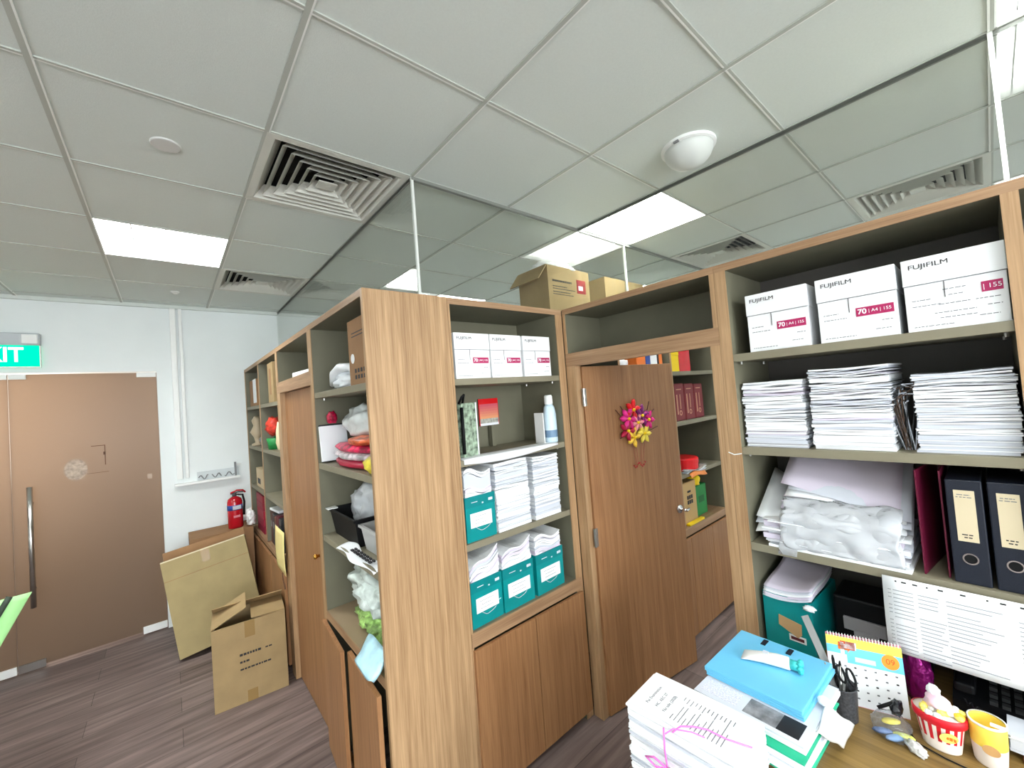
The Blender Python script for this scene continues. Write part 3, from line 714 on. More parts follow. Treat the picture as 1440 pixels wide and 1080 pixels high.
for k, (x, w, n1, ff) in enumerate(((1.107, .182, 'left', fan(1.6)), (1.305, .20, 'middle', fan(1.1)), (1.527, .205, 'right', fan(-.3)))):
    loc = (x, 1.60, ZF)
    file_box('teal file box with white label, %s of three on the bottom shelf' % n1, w, .205, .29, loc, random.uniform(-.03, .03), GT, 0, k)
    stuffed('papers piled above the rim of the %s bottom-shelf teal box' % n1, (x, 1.607, ZF), 0, w - .016, .275, .006, .285, 20 + k, GP, 40, zf=ff)
loc = (1.106, 1.60, 1.1505)
file_box('teal file box alone on the shelf above the three others', .17, .205, .29, loc, 0, 'teal file box on the third shelf', 0, 5)
stuffed('papers with a plastic cover rising out of the upper teal box', (1.106, 1.607, 1.1505), 0, .152, .275, .006, .315, 31, 'papers in the upper teal box', 26, zf=fan(-.4))
o = MB().sheet(lambda u, v: (-.082 + u * .165, .004 + v * .2, .308 + .016 * math.sin(u * 6) * (1 - v) + .014 * noise.noise(Vector((u * 5, v * 5, 2))) + .01), 14, 10, .0008, FILM).build('plastic_cover', None, True, (1.106, 1.60, 1.1505)); tag(o, 'crumpled clear plastic cover on the papers in the upper teal box', 'plastic cover')
G3 = 'tall paper stacks on the third shelf of the teal-box bookcase'
paper_stack('tall white paper stack beside the upper teal box', .215, .285, .335, 90, 41, (1.308, 1.598, 1.1505), 0, G3, wave=.004, mats=(PAPER, PAPER, PAPER, PAPERG))
paper_stack('tall white paper stack at the right end of the third shelf, next to the doorway', .190, .285, .325, 90, 42, (1.546, 1.598, 1.1505), 0, G3, wave=.003, mats=(PAPER, PAPER, PAPERG))
o = MB().sheet(lambda u, v: (1.02 + u * .62, 1.580 + (0 if v < .35 else .1 * (v - .35) / .65), 1.5312 - (.034 * (1 - v / .35) * (.6 + .4 * math.sin(u * 4)) if v < .35 else 0)), 16, 6, .0012, PAPER)
o = o.build('paper_sheet', None, True); tag(o, 'white sheet drooping over the edge of the shelf above the paper stacks', 'paper sheet')
# second shelf of the teal-box bookcase
o = thing('gift_bag', 'grey-green patterned paper bag with dark handle at the left of the shelf', 'paper bag', (1.115, 1.65, 1.5305), .25)
pat = mat('leaf_pattern', (124, 140, 122), .5, var=.5, scale=42)
one('bag_body', -.05, .05, 0, .10, 0, .26, pat, o, .004); b = MB(); b.tube([(-.048, .02, .26), (-.05, -.004, .29), (-.03, .0, .30), (-.01, .03, .26)], .006, BLACK, 8); b.tube([(-.052, .0, .02), (-.058, -.006, .12), (-.052, 0, .24)], .008, BLACK, 8); b.build('bag_handle', o, True)
one('bag_edge', .046, .054, -.002, .0, .0, .26, PAPER, o)
o = thing('greeting_card', 'square red and orange landscape card leaning on the shelf back', 'card', (1.425, 1.905, 1.6), 0)
one('card_sheet', -.07, .07, 0, .004, .05, .205, REDB, o); 
b = MB(); 
for k in range(6): b.box(-.066, .066, -.001, 0, .09 + .014 * k, .1045 + .014 * k, mat('sunset_%d' % k, (240 - 4 * k, 165 - 14 * k, 120 - 2 * k), .6))
b.box(-.066, .066, -.001, 0, .05, .064, PAPER); b.box(-.066, .066, -.001, 0, .064, .09, mat('mist_grey', (170, 170, 160), .6, var=.2, scale=60)); b.build('printed_picture', o)
one('card_stand', -.012, .012, -.03, .0, -.069, .05, GREI, o)
o = thing('spray_bottle', 'white and blue bottle standing at the right end of the shelf', 'bottle', (1.658, 1.645, 1.5305))
MB().lathe([(.001, 0), (.036, 0), (.038, .01), (.037, .16), (.03, .20), (.02, .215), (.001, .215)], mat('pale_blue_bottle', (206, 228, 240), .3), 24).build('bottle_body', o, True)
MB().lathe([(.022, .215), (.024, .22), (.023, .26), (.018, .268), (.001, .268)], WHITE, 24).build('cap', o, True)
MB().lathe([(.0384, .03), (.0386, .03), (.0384, .07), (.0382, .07)], mat('grey_blue', (110, 140, 170), .4), 24, cap=False).build('blue_band', o)
b = MB(); b.box(-.055, -.048, .0, .07, 0, .17, WHITE); o = b.build('upright_card', None, False, (1.658, 1.645, 1.5305)); tag(o, 'thin white card standing left of the white and blue bottle', 'card')
# door ornament
orn = thing('door_ornament', 'pink and yellow flower ornament with dangling strings on the open door', 'ornament', (2.175, 1.4285, 1.57), ang)
def flower(cx, cz, r, m, n=5, seed=0, name='flower'):
    b = MB(); rr = random.Random(seed)
    for k in range(n):
        a = k * 2 * PI / n + rr.uniform(-.2, .2)
        b.sheet(lambda u, v: (cx + r * v * math.cos(a + (u - .5) * 1.1 * math.sin(PI * min(1, v * .9 + .1)) ), -.012 - .02 * v * (1 - v) - .012 * math.cos((u - .5) * 3), cz + r * v * math.sin(a + (u - .5) * 1.1 * math.sin(PI * min(1, v * .9 + .1)))), 5, 5, .0015, m)
    b.lathe([(.001, 0), (.012, 0), (.008, .012), (.001, .014)], YEL, 10, Matrix.Translation((cx, -.018, cz)) @ Matrix.Rotation(PI / 2, 4, 'X'))
    return b.build(name, orn, True)
HOT = mat('hot_pink', (228, 40, 140), .4); CRIM = mat('crimson', (176, 16, 60), .4); PUR2 = mat('plum', (130, 30, 110), .4)
for i, (cx, cz, r, m) in enumerate(((-.03, .10, .065, REDB), (-.075, .05, .07, HOT), (.04, .06, .07, PUR2), (.095, .03, .06, HOT), (-.09, -.02, .065, CRIM), (.0, .02, .055, mat('pink_petals', (240, 150, 160), .5)), (-.04, -.065, .062, mat('gold_petals', (244, 200, 70), .4)), (.05, -.05, .062, mat('lemon_petals', (246, 224, 90), .4)))):
    flower(cx, cz, r, m, 5 + i % 2, i)
MB().poly([(-.05, -.012, .10), (.0, -.012, .10), (-.018, -.02, .17)], REDB).poly([(-.05, -.004, .10), (.0, -.004, .10), (-.018, -.006, .17)], REDB).build('leaf', orn)
for (x0, z0, x1, z1) in ((-.12, .06, -.17, .11), (.1, .09, .12, .14), (.1, -.04, .18, -.02), (-.12, -.05, -.15, -.06), (.12, .06, .16, .09), (-.1, .09, -.13, .13)): MB().tube([(x0 * .6, -.008, z0 * .6), (x0, -.012, z0), (x1, -.012, z1)], .003, mat('twig', (92, 50, 40), .6), 6).build('twig', orn)
b = MB()
for x in (-.05, -.02, .03, .06): b.tube([(x, -.01, -.09), (x * .7, -.006, -.17), (x * .5, -.004, -.24)], .0012, mat('red_thread', (170, 90, 80), .6), 5)
for k in range(9): b.lathe([(.001, -.006), (.006, 0), (.001, .006)], mat('red_bead', (190, 60, 60), .4), 8, Matrix.Translation((-.05 + .012 * k, -.008, -.235 - .012 * math.sin(k * 1.3))))
b.build('string_beads', orn)
# ------------------------------------------------------------------ inner bookcase contents
def upright(name, label, cat, x0, x1, z, h, d, m, y=1.53, group=None, bev=.003, xf=None):
    o = MB().box(-(x1 - x0) / 2, (x1 - x0) / 2, 0, d, 0, h, m, bev).build(name, None, False, ((x0 + x1) / 2, y, z)); return tag(o, label, cat, group)
I1, I2, I3, I4 = 1.9005, 1.5255, 1.1405, .7555
o = MB().blob((0, .05, .05), (.09, .05, .065), BAGW, .3, 3, 5, sub=3).build('plastic_bag', None, True, (2.30, 1.56, I1)); tag(o, 'white plastic bundle showing just above the open door', 'bag')
for lbl, x0, x1, h, m in (('orange box showing above the open door', 2.405, 2.515, .14, ORANGE), ('blue box file above the open door', 2.518, 2.578, .17, BLUED), ('white book above the open door, right of the blue box file', 2.58, 2.665, .17, PAPER),
                          ('slim navy book above the open door', 2.668, 2.69, .18, NAVY), ('orange book above the open door, next to the slim navy book', 2.695, 2.737, .19, ORANGE)):
    upright('book' if 'book' in lbl else 'storage_box', lbl, 'book' if 'book' in lbl else 'box', x0, x1, I1, h, .2, m)
t = thing('yellow_box', 'bright yellow box on the top shelf of the inner bookcase', 'box', (2.925, 1.55, I1)); one('box_body', -.085, .085, 0, .17, 0, .125, YEL, t, .002); one('box_lid', -.087, .087, -.002, .172, .125, .158, YEL, t, .002)
t = thing('gift_bag', 'shiny red gift bag on the top shelf of the inner bookcase', 'paper bag', (3.12, 1.56, I1))
MB().prism([(-.09, 0), (.09, 0), (.09, .1), (-.09, .1)], 0, .21, mat('red_foil', (214, 24, 40), .2, bump=.4, bscale=25)).build('bag_body', t)
b = MB(); b.tube([(-.04, .0, .2), (-.035, -.004, .26), (.0, -.005, .28), (.035, -.004, .26), (.04, 0, .2)], .003, REDB, 6); b.build('bag_handle', t, True)
for k, lb_ in enumerate(('leftmost dark red bound volume with gold print in the inner bookcase', 'middle dark red bound volume with gold print in the inner bookcase', 'rightmost dark red bound volume with gold print in the inner bookcase')):
    t = thing('bound_volume', lb_, 'book', (2.965 + .155 * k, 1.545, I2), 0, 'dark red volumes in the inner bookcase')
    one('cover', -.072, .072, 0, .2, 0, .285 - .006 * k, DRED, t, .006)
    g = mat('gold_print', (196, 140, 110), .35)
    b = MB(); b.box(-.045, .03, -.001, .001, .235, .242, g); b.box(-.05, -.035, -.001, .001, .05, .2, g); b.box(.0, .01, -.001, .001, .09, .2, g); b.lathe([(.012, 0), (.02, 0), (.02, .001), (.012, .001)], g, 16, Matrix.Translation((.0, 0, .06)) @ Matrix.Rotation(PI / 2, 4, 'X'), cap=False); b.build('gold_print', t)
t = thing('sweet_tin', 'round red tin with lid on a shelf of the inner bookcase', 'tin', (3.06, 1.63, I3)); MB().lathe([(.001, 0), (.118, 0), (.122, .01), (.122, .055), (.001, .055)], REDB, 32).build('tin_body', t); MB().lathe([(.001, .055), (.127, .055), (.127, .085), (.118, .094), (.001, .096)], REDB, 32).build('tin_lid', t)
t = thing('magazine', 'crumpled magazine lying at the shelf edge before the red tin', 'magazine', (3.03, 1.49, I3)); b = MB()
for k in range(3): b.sheet(lambda u, v: (-.15 + u * .3 + .01 * k, .0 + v * .05, .004 + .007 * k + .012 * math.sin(u * 6 + k)), 10, 4, .0015, (PAPERG, PAPER, mat('photo_print', (120, 116, 110), .5, var=.4, scale=30))[k])
b.build('pages', t, True)
o = MB().sheet(lambda u, v: (-.12 + u * .24, .0 + v * .02, -.03 * (1 - v) + .01 * math.sin(u * 5)), 10, 4, .001, mat('orange_film', (220, 130, 60), .4)).build('paper_strip', None, True, (3.03, 1.475, I3 - .002)); tag(o, 'orange paper strip hanging at the shelf edge under the magazine', 'paper strip')
t = thing('paper_bag', 'tan paper bag with black print in the inner bookcase, beside green bag', 'paper bag', (2.98, 1.55, I4)); one('bag_body', -.135, .115, 0, .09, 0, .305, mat('tan_paper', (196, 164, 112), .7), t, .004)
b = MB()
for i in range(3):
    for j in range(2): b.box(-.03 + .03 * i, -.006 + .03 * i, -.001, .001, .14 + .036 * j, .168 + .036 * j, INK)
b.box(-.02, .03, -.001, .001, .225, .24, INK); b.build('printed_characters', t)
t = thing('gift_bag', 'green bag with a yellow top in the inner bookcase', 'paper bag', (3.21, 1.575, I4)); one('bag_body', -.105, .105, 0, .1, 0, .235, GREEN, t, .004)
MB().blob((-.02, .05, .27), (.085, .05, .05), YEL, .35, 3, 3, flat=False, sub=3).build('tissue', t, True); b = MB(); b.box(-.03, .06, -.001, .001, .1, .15, mat('dark_green', (10, 90, 40), .5)); b.build('printed_patch', t)
o = MB().box(-.13, .1, 0, .03, 0, .016, YEL, .002).build('booklet', None, False, (3.02, 1.512, I4)); tag(o, 'flat bright yellow booklet at the front edge under the tan bag', 'booklet')

# ------------------------------------------------------------------ left bookcase contents (all face -X)
L1, L2, L3, L4 = 1.9055, 1.5305, 1.1505, .7525
def atL(name, label, cat, y, z, x=.62, group=None): return thing(name, label, cat, (x, y, z), RIGHT, group)
t = atL('cardboard_box', 'tall brown cardboard box with printed characters in the nearest left bookcase', 'box', 1.765, L1, .65)
one('box_body', -.15, .15, 0, .28, 0, .30, CARDD, t, .002)
b = MB(); b.lathe([(.001, 0), (.022, 0), (.022, .001), (.001, .001)], PAPER, 20, Matrix.Translation((-.10, 0, .125)) @ Matrix.Rotation(PI / 2, 4, 'X')); b.build('round_label', t)
b = MB()
for i in range(5):
    for j in range(2): b.box(-.08 + .035 * i, -.06 + .035 * i, -.001, .001, .03 + .028 * j, .048 + .028 * j, INK)
b.box(-.1, .1, -.001, .001, .22, .224, INK); b.box(-.1, .1, -.001, .001, .235, .239, INK); b.build('printed_characters', t)
o = MB().blob((0, .13, .045), (.16, .11, .05), BAGW, .35, 2.6, 2).build('plastic_bundle', None, True, (.625, 2.11, L1), RIGHT); tag(o, 'white folded plastic bundle in the top of the nearest left bookcase', 'bag')
o = MB().tube([(-.12, .03, .0), (-.06, .02, .05), (.02, .03, .075), (.10, .05, .07), (.13, .07, .03)], [.014, .02, .024, .02, .014], BAGW, 8).build('rolled_bag', None, True, (.625, 2.08, L1 + .03), RIGHT); tag(o, 'grey-white rolled bag arching over the plastic bundle', 'bag')
# second compartment
t = atL('book', 'white book with dark spine leaning left in the nearest left bookcase', 'book', 2.315, L2, .615); o = one('cover', -.016, -.010, 0, .14, 0, .2, INK, t, .001); o.rotation_euler = (0, -.12, 0); o2 = one('page_block', -.010, .014, -.002, .135, .004, .19, PAPER, t); o2.rotation_euler = (0, -.12, 0); t.location.z += .004
o = MB().blob((0, .05, .05), (.05, .05, .055), mat('berry', (170, 20, 60), .4, var=.3, scale=60), .4, 4, 3, sub=3).build('berry_packet', None, True, (.70, 2.35, L2 + .13), RIGHT); bpy.data.objects.remove(o)
o = MB().blob((0, .10, .205), (.23, .09, .085), mat('grey_film', (205, 212, 212), .2, bump=.5, bscale=18), .28, 2.4, 6).build('plastic_bag', None, True, (.66, 2.02, L2 + .0), RIGHT); tag(o, 'rounded clear-grey plastic bag behind the red snack packets', 'bag')
pk = [('dark red snack packet at the bottom of the packet pile', CRIM, 0.0, 0, .56), ('silver and red snack packet in the packet pile', mat('silver_red', (190, 182, 186), .3, var=.25, scale=30), .035, .01, .58), ('crimson snack packet with white print in the packet pile', mat('crimson_print', (182, 30, 70), .35, var=.5, scale=26), .07, .0, .56), ('orange-red snack packet on top of the pile', mat('orange_print', (224, 90, 50), .35, var=.4, scale=22), .105, -.10, .30)]
for lbl, m, z, dx, w in pk:
    o = MB().blob((0, .08, .02), (w / 2, .07, .024), m, .18, 3, len(lbl), sub=3).build('snack_packet', None, True, (.612, 1.97 + dx, L2 + z), RIGHT); tag(o, lbl, 'snack packet', 'snack packets in the nearest left bookcase')
o = MB().blob((0, .06, .035), (.06, .06, .045), mat('yellow_print', (226, 200, 70), .4, var=.2, scale=20), .2, 3, 9, sub=3).build('snack_packet', None, True, (.61, 1.685, L2), RIGHT); tag(o, 'yellow packet at the right end of the snack packets', 'snack packet')
o = MB().blob((0, .03, .03), (.028, .025, .035), mat('berry', (170, 20, 60), .4, var=.4, scale=60), .4, 4, 3, sub=3).build('red_rosette', None, True, (.64, 2.30, L2 + .203), RIGHT); tag(o, 'small dark red rosette on top of the leaning white book', 'rosette')
# third compartment
t = atL('storage_bin', 'black open plastic bin in the nearest left bookcase', 'bin', 2.155, L3, .645)
b = MB(); th = .004
def tub(b, w, d, h, m, tap=.02, lip=.008):
    b0 = [(-w / 2 + tap, tap), (w / 2 - tap, tap), (w / 2 - tap, d - tap), (-w / 2 + tap, d - tap)]; t0 = [(-w / 2, 0), (w / 2, 0), (w / 2, d), (-w / 2, d)]
    for k in range(4):
        p, q = b0[k], b0[(k + 1) % 4]; r, s_ = t0[(k + 1) % 4], t0[k]
        b.poly([(p[0], p[1], 0), (q[0], q[1], 0), (r[0], r[1], h), (s_[0], s_[1], h)], m)
        cx, cy = 0, d / 2; sh = lambda pt: (cx + (pt[0] - cx) * .97, cy + (pt[1] - cy) * .97)
        b.poly([(*sh(q), .004), (*sh(p), .004), (*sh(s_), h), (*sh(r), h)], m); b.poly([(s_[0], s_[1], h), (r[0], r[1], h), (*sh(r), h), (*sh(s_), h)], m)
    b.poly([(x, y, 0) for x, y in b0][::-1], m); b.poly([(x, y, .004) for x, y in b0], m)
    b.box(-w / 2 - lip, w / 2 + lip, -lip, 0, h - .012, h, m); b.box(-w / 2 - lip, -w / 2, 0, d, h - .012, h, m); b.box(w / 2, w / 2 + lip, 0, d, h - .012, h, m); b.box(-w / 2 - lip, w / 2 + lip, d, d + lip, h - .012, h, m)
tub(b, .385, .27, .135, BLACK); b.build('bin_body', t); one('carry_lip', -.198, -.15, -.02, .03, .133, .139, WHITE, t)
o = MB().blob((0, .1, .08), (.135, .08, .13), mat('clear_bag', (196, 200, 204), .15, bump=.8, bscale=22), .3, 3, 12).build('plastic_bag', None, True, (.70, 2.15, L3 + .055), RIGHT); tag(o, 'crumpled clear plastic bag bulging out of the black bin', 'bag')
t = atL('storage_bin', 'small pale grey plastic container before the black bin', 'bin', 1.80, L3, .606); b = MB(); tub(b, .30, .20, .115, mat('pale_bin', (190, 191, 190), .4), .016); bx = b.build('bin_body', t)
t.location.x = .665; t.location.z = L3 + .0005
o = MB().sheet(lambda u, v: (-.24 + u * .46 + .02 * v, -.012 + v * .055 + .012 * math.sin(u * 9), .003 - .012 * (1 - v) ** 2 + .008 * (1 + math.sin(u * 7)) * v), 20, 8, .0015, PAPER).build('paper_note', None, True, (.606, 1.86, L3), RIGHT); tag(o, 'white sheet with handwriting hanging over the shelf edge, left bookcase', 'paper note')
b = MB()
for i in range(7): b.box(-.08 + .035 * i, -.058 + .035 * i, .004, .016, .0125, .0185, INK); b.box(-.08 + .035 * i, -.06 + .035 * i, .022, .03, .0125, .0195, INK)
bpy.context.view_layer.update(); nt_ = b.build('handwriting', o)
# bottom compartment
o = MB().blob((0, .10, .215), (.23, .10, .11), mat('vegetable_bag', (206, 220, 212), .22, var=.18, scale=14, bump=.9, bscale=20), .5, 3.4, 15).build('plastic_bag', None, True, (.645, 1.93, L4), RIGHT); tag(o, 'large crumpled green and white plastic bag, lowest left compartment', 'bag')
o = MB().blob((0, .08, .06), (.21, .085, .065), mat('lime_bag', (146, 186, 104), .3, var=.4, scale=22, bump=.7), .5, 4, 18).build('plastic_bag', None, True, (.665, 1.92, L4), RIGHT); tag(o, 'lime green plastic bag under the white crumpled one', 'bag')
o = MB().sheet(lambda u, v: (-.025 + u * .185 + .008 * math.sin(v * 5), -.034 + .07 * v - .012 * (1 - (2 * u - 1) ** 4) * (1 - (2 * v - 1) ** 4), -.002 + .075 * v + .004 * math.sin(u * 6)), 12, 10, .014, mat('pale_blue_print', (176, 218, 232), .35, var=.10, scale=18)).build('tissue_packet', None, True, (.60, 1.78, L4), RIGHT); tag(o, 'pale blue packet standing at the front of the lowest left compartment', 'packet')
# cubby over the closed door
o = MB().box(-.17, .12, 0, .26, 0, .028, PAPER, .002).build('document_bundle', None, False, (.622, 2.66, 2.0305), RIGHT + .1); tag(o, 'flat white document bundle in the cubby over the closed door', 'documents')
# far two-column unit
t = atL('cardboard_box', 'narrow upright brown box in the far left bookcase top row', 'box', 3.585, L1, .612); one('box_body', -.10, .10, 0, .28, 0, .305, CARD, t, .002); b = MB(); b.box(-.03, .03, -.001, .001, .06, .26, CARDD); b.build('tape_strip', t)
t = atL('paper_box', 'open carton with white paper at the far top corner by the exit wall', 'carton', 4.56, L1, .63); one('box_body', -.19, .19, 0, .25, 0, .25, CARDD, t, .002); one('white_panel', .02, .185, -.002, 0, .03, .25, PAPER, t)
o = MB().blob((0, .06, .05), (.12, .05, .06), GREY, .3, 3, 31, sub=3).build('dark_bundle', None, True, (.625, 4.33, L2 + 0), RIGHT); tag(o, 'small grey bundle in the far column, second compartment', 'bundle')
t = atL('trophy', 'small pale figurine in the far column of the left bookcase', 'ornament', 4.58, L2, .65); MB().lathe([(.001, 0), (.05, 0), (.05, .02), (.02, .03), (.03, .08), (.06, .13), (.03, .19), (.045, .24), (.02, .28), (.001, .285)], mat('pale_bronze', (176, 160, 134), .4), 20).build('figurine_body', t, True)
t = atL('tray', 'tan carton with a dark slot in the far column, third compartment', 'box', 4.46, L3, .63); one('box_body', -.17, .17, 0, .2, 0, .17, mat('beige_box', (196, 176, 140), .6), t, .002); one('dark_slot', -.1, .05, -.001, .001, .03, .08, INK, t)
MB().blob((.1, .1, .19), (.08, .07, .035), mat('cream_cloth', (224, 208, 170), .8), .3, 3, 35, flat=False, sub=3).build('cloth', t, True)
pot = atL('potted_flower', 'red flower in a green pot in the far left bookcase', 'plant', 3.83, L2, .665)
MB().lathe([(.001, 0), (.05, 0), (.062, .09), (.001, .09)], GREEN, 20).build('pot', pot, True); MB().blob((0, .0, .185), (.085, .06, .07), mat('red_petal', (214, 60, 44), .5, var=.3, scale=40), .4, 4, 37, flat=False, sub=3).build('bloom', pot, True)
MB().tube([(0, 0, .08), (.01, 0, .14)], .008, GREEN, 8).build('stem', pot); 
o = MB().blob((0, .03, .1), (.05, .03, .12), mat('cream_cloth', (224, 208, 170), .8), .25, 3, 39, sub=3).build('cloth_doll', None, True, (.62, 3.53, L2), RIGHT); tag(o, 'cream coloured cloth bundle right of the potted red flower', 'cloth')
FL = .7405
for k in range(5):
    o = MB().box(-.17, .17, 0, .24, 0, .068, mat('red_file_%d' % k, (140 + 8 * (k % 3), 18 + 5 * k, 50), .5), .004).build('red_file', None, False, (.625, 4.50 + .008 * (k % 2), FL + .0685 * k), RIGHT)
    tag(o, ('bottom', 'second lowest', 'middle', 'second highest', 'top')[k] + ' dark red box file of the flat stack by the exit wall', 'box file', 'dark red box files stacked flat')
for k in range(5):
    m = (mat('brown_spine', (84, 56, 48), .5), DGREY, mat('brown_spine2', (110, 70, 56), .5), mat('wine_spine', (96, 28, 40), .5), DGREY)[k]
    t = atL('book', ('leftmost', 'second', 'third', 'fourth', 'rightmost')[k] + ' dark upright volume behind the hanging yellow calendar', 'book', 3.98 - .085 * k, FL, .63, 'dark volumes in the far left bookcase'); one('cover', -.04, .04, 0, .2, 0, .27 - .012 * (k % 3), m, t, .004); one('spine_label', -.02, .02, -.001, .001, .14, .19, GREY, t)
o = MB().box(-.12, .12, 0, .2, 0, .02, PAPER, .002).build('papers', None, False, (.64, 3.90, FL + .272), RIGHT + .1); tag(o, 'white papers lying on the dark upright volumes', 'papers')
t = thing('wall_calendar', 'pale yellow sheet calendar hanging at the edge of the far left bookcase', 'calendar', (.592, 3.40, .985), RIGHT)
MB().sheet(lambda u, v: (-.15 + u * .30, -.008 - .006 * math.sin(v * 3), -.30 * v), 8, 8, .002, mat('cream_yellow', (238, 220, 150), .7)).build('calendar_sheet', t, True); one('string', -.003, .003, -.006, .0, -.005, .02, INK, t)
b = MB(); b.tube([(.04, -.01, -.30), (.06, -.012, -.34), (.10, -.01, -.40)], .005, mat('brown_tassel', (90, 60, 40), .7), 6); b.build('tassel', t)

# ------------------------------------------------------------------ boxes at the exit, extinguisher
def carton(name, label, w, d, h, loc, rot, m, flaps=(), tape=True, lines=(), solid=True, inside=None):
    t = thing(name, label, 'box', loc); t.rotation_euler = rot
    b = MB(); th = .006
    b.box(-w / 2, w / 2, 0, th, 0, h, m); b.box(-w / 2, w / 2, d - th, d, 0, h, m); b.box(-w / 2, -w / 2 + th, th, d - th, 0, h, m); b.box(w / 2 - th, w / 2, th, d - th, 0, h, m)
    b.box(-w / 2 + th, w / 2 - th, th, d - th, 0, th, m)
    if solid: b.box(-w / 2 + th, w / 2 - th, th, d - th, h - th, h, m)
    b.build('box_body', t)
    for (side, ln, a) in flaps:
        g = MB()
        if side == 'l': g.box(0, ln, .004, d - .004, 0, .005, m, xf=Matrix.Translation((-w / 2, 0, h)) @ Matrix.Rotation(-a, 4, 'Y'))
        if side == 'r': g.box(-ln, 0, .004, d - .004, 0, .005, m, xf=Matrix.Translation((w / 2, 0, h)) @ Matrix.Rotation(a, 4, 'Y'))
        if side == 'F': g.box(-w / 2, w / 2, -ln, 0, 0, .005, m, xf=Matrix.Translation((0, 0, h)) @ Matrix.Rotation(a, 4, 'X'))
        if side == 'B': g.box(-w / 2, w / 2, 0, ln, 0, .005, m, xf=Matrix.Translation((0, d, h)) @ Matrix.Rotation(-a, 4, 'X'))
        if side == 'L': g.box(-ln, 0, 0, d, 0, .005, m, xf=Matrix.Translation((-w / 2, 0, h)) @ Matrix.Rotation(-a, 4, 'Y'))
        if side == 'R': g.box(0, ln, 0, d, 0, .005, m, xf=Matrix.Translation((w / 2, 0, h)) @ Matrix.Rotation(a, 4, 'Y'))
        g.build('flap', t)
    if tape:
        one('tape', -.028, .028, -.001, .0005, h - .10, h, TAPE, t); one('tape', -.028, .028, -.001, .0005, 0, .07, TAPE, t)
    if lines:
        g = MB()
        for (x0, x1, z, hh) in lines:
            x = x0
            while x < x1: e = min(x + random.uniform(.008, .02), x1); g.box(x, e, -.001, .0008, z - hh / 2, z + hh / 2, INK); x = e + .004
        g.build('printed_lines', t)
    return t
# the open box in front: floor corners (.152,3.226) (.575,3.18); back-left goes up the aisle
a1 = math.atan2(3.182 - 3.226, .575 - .152)
bx = carton('cardboard_box', 'open cardboard box with loose flaps standing on the floor by the wooden door', .40, .29, .50, (.352, 3.205, 0.0), (0, 0, a1 + .0), CARD, flaps=(('l', .205, .42), ('r', .19, .04), ('B', .15, -2.6)), solid=False,
            lines=((-.06, .06, .30, .014), (.08, .12, .30, .008), (-.06, -.01, .255, .012), (-.06, .11, .21, .01)))
# big box leaning back at the left
b2 = carton('cardboard_box', 'large pale cardboard box tilted against the wall behind the open box', .56, .17, .73, (.29, 4.16, 0.0), (0, 0, 0), CARDL, tape=True)
b2.rotation_euler = (math.radians(-14), math.radians(-9), math.radians(-6)); b2.location = (.278, 4.07, .066)
g = MB(); g.box(-.28, .28, -.0012, .0005, .575, .579, CARDD); g.build('crease', b2)
one('torn_edge', -.28, .28, -.002, .008, .724, .734, mat('pale_edge', (216, 204, 170), .8), b2); one('flap', -.28, .28, .158, .166, .73, .80, CARDD, b2)
b3 = carton('cardboard_box', 'flat brown cardboard box behind, carrying the fire extinguisher', .46, .34, .80, (.335, 4.50, 0), (0, 0, 0), CARDD, tape=False)
ex = thing('fire_extinguisher', 'red fire extinguisher with blue label on a brown box by the exit wall', 'fire extinguisher', (.445, 4.62, .8005), .2)
MB().lathe([(.001, 0), (.056, 0), (.06, .01), (.06, .235), (.052, .262), (.03, .28), (.018, .285), (.001, .285)], RED, 28).build('cylinder', ex, True)
MB().lathe([(.0606, .165), (.0608, .165), (.0608, .21), (.0606, .21)], BLUED, 28, cap=False).build('blue_label', ex, True)
b = MB(); b.box(-.035, .03, -.0635, -.055, .172, .205, PAPERG); b.box(-.03, .02, -.0635, -.055, .10, .118, mat('pink_print', (214, 130, 140), .5)); b.build('printed_label', ex)
b = MB(); b.lathe([(.016, .28), (.018, .28), (.018, .31), (.001, .312)], DGREY, 16); b.tube([(-.03, 0, .318), (.02, 0, .335), (.07, 0, .328), (.09, 0, .305)], .008, RED, 8); b.tube([(-.03, 0, .31), (.03, 0, .318), (.075, 0, .312)], .006, DGREY, 8); b.build('valve_lever', ex, True)
b = MB(); b.tube([(.015, -.02, .30), (.06, -.02, .29), (.075, -.01, .22), (.068, -.01, .1)], .009, BLACK, 8); b.build('hose', ex, True)
o = MB().blob((0, 0, .07), (.03, .04, .075), mat('crumpled_paper', (226, 226, 224), .7, bump=.5, bscale=20), .6, 4.5, 41, sub=4).build('crumpled_paper', None, True, (.557, 4.56, .8005)); tag(o, 'crumpled white paper beside the fire extinguisher', 'paper')

# boxes on top of the bookcases, behind the glass
tb1 = carton('cardboard_box', 'open cardboard box with red label on top of the shelves by the doorway', .40, .27, .33, (2.03, 1.735, 2.2805), (0, 0, 0), CARD, flaps=(('L', .13, .9),), solid=False, tape=False,
             lines=((-.16, .02, .235, .012), (-.16, -.03, .20, .006), (-.16, .05, .185, .005), (-.16, .0, .165, .006), (-.16, .03, .15, .005)))
one('red_label', .07, .16, -.0015, .001, .175, .265, mat('label_red', (150, 30, 40), .5), tb1); one('label_panel', .085, .13, -.002, .001, .195, .225, PAPERG, tb1)
b = MB(); b.blob((0, .13, .33), (.17, .11, .06), mat('shiny_wrap', (240, 240, 240), .1, bump=.8, bscale=18), .4, 3, 51, flat=False); o = b.build('plastic_wrap', None, True, (2.03, 1.735, 2.2805)); tag(o, 'shiny clear plastic wrap bulging from the open box on the shelves', 'plastic wrap')
tb2 = carton('cardboard_box', 'plain yellowish cardboard box on the shelves, right of the red-label one', .50, .26, .33, (2.66, 1.735, 2.2805), (0, 0, 0), CARD, tape=False)
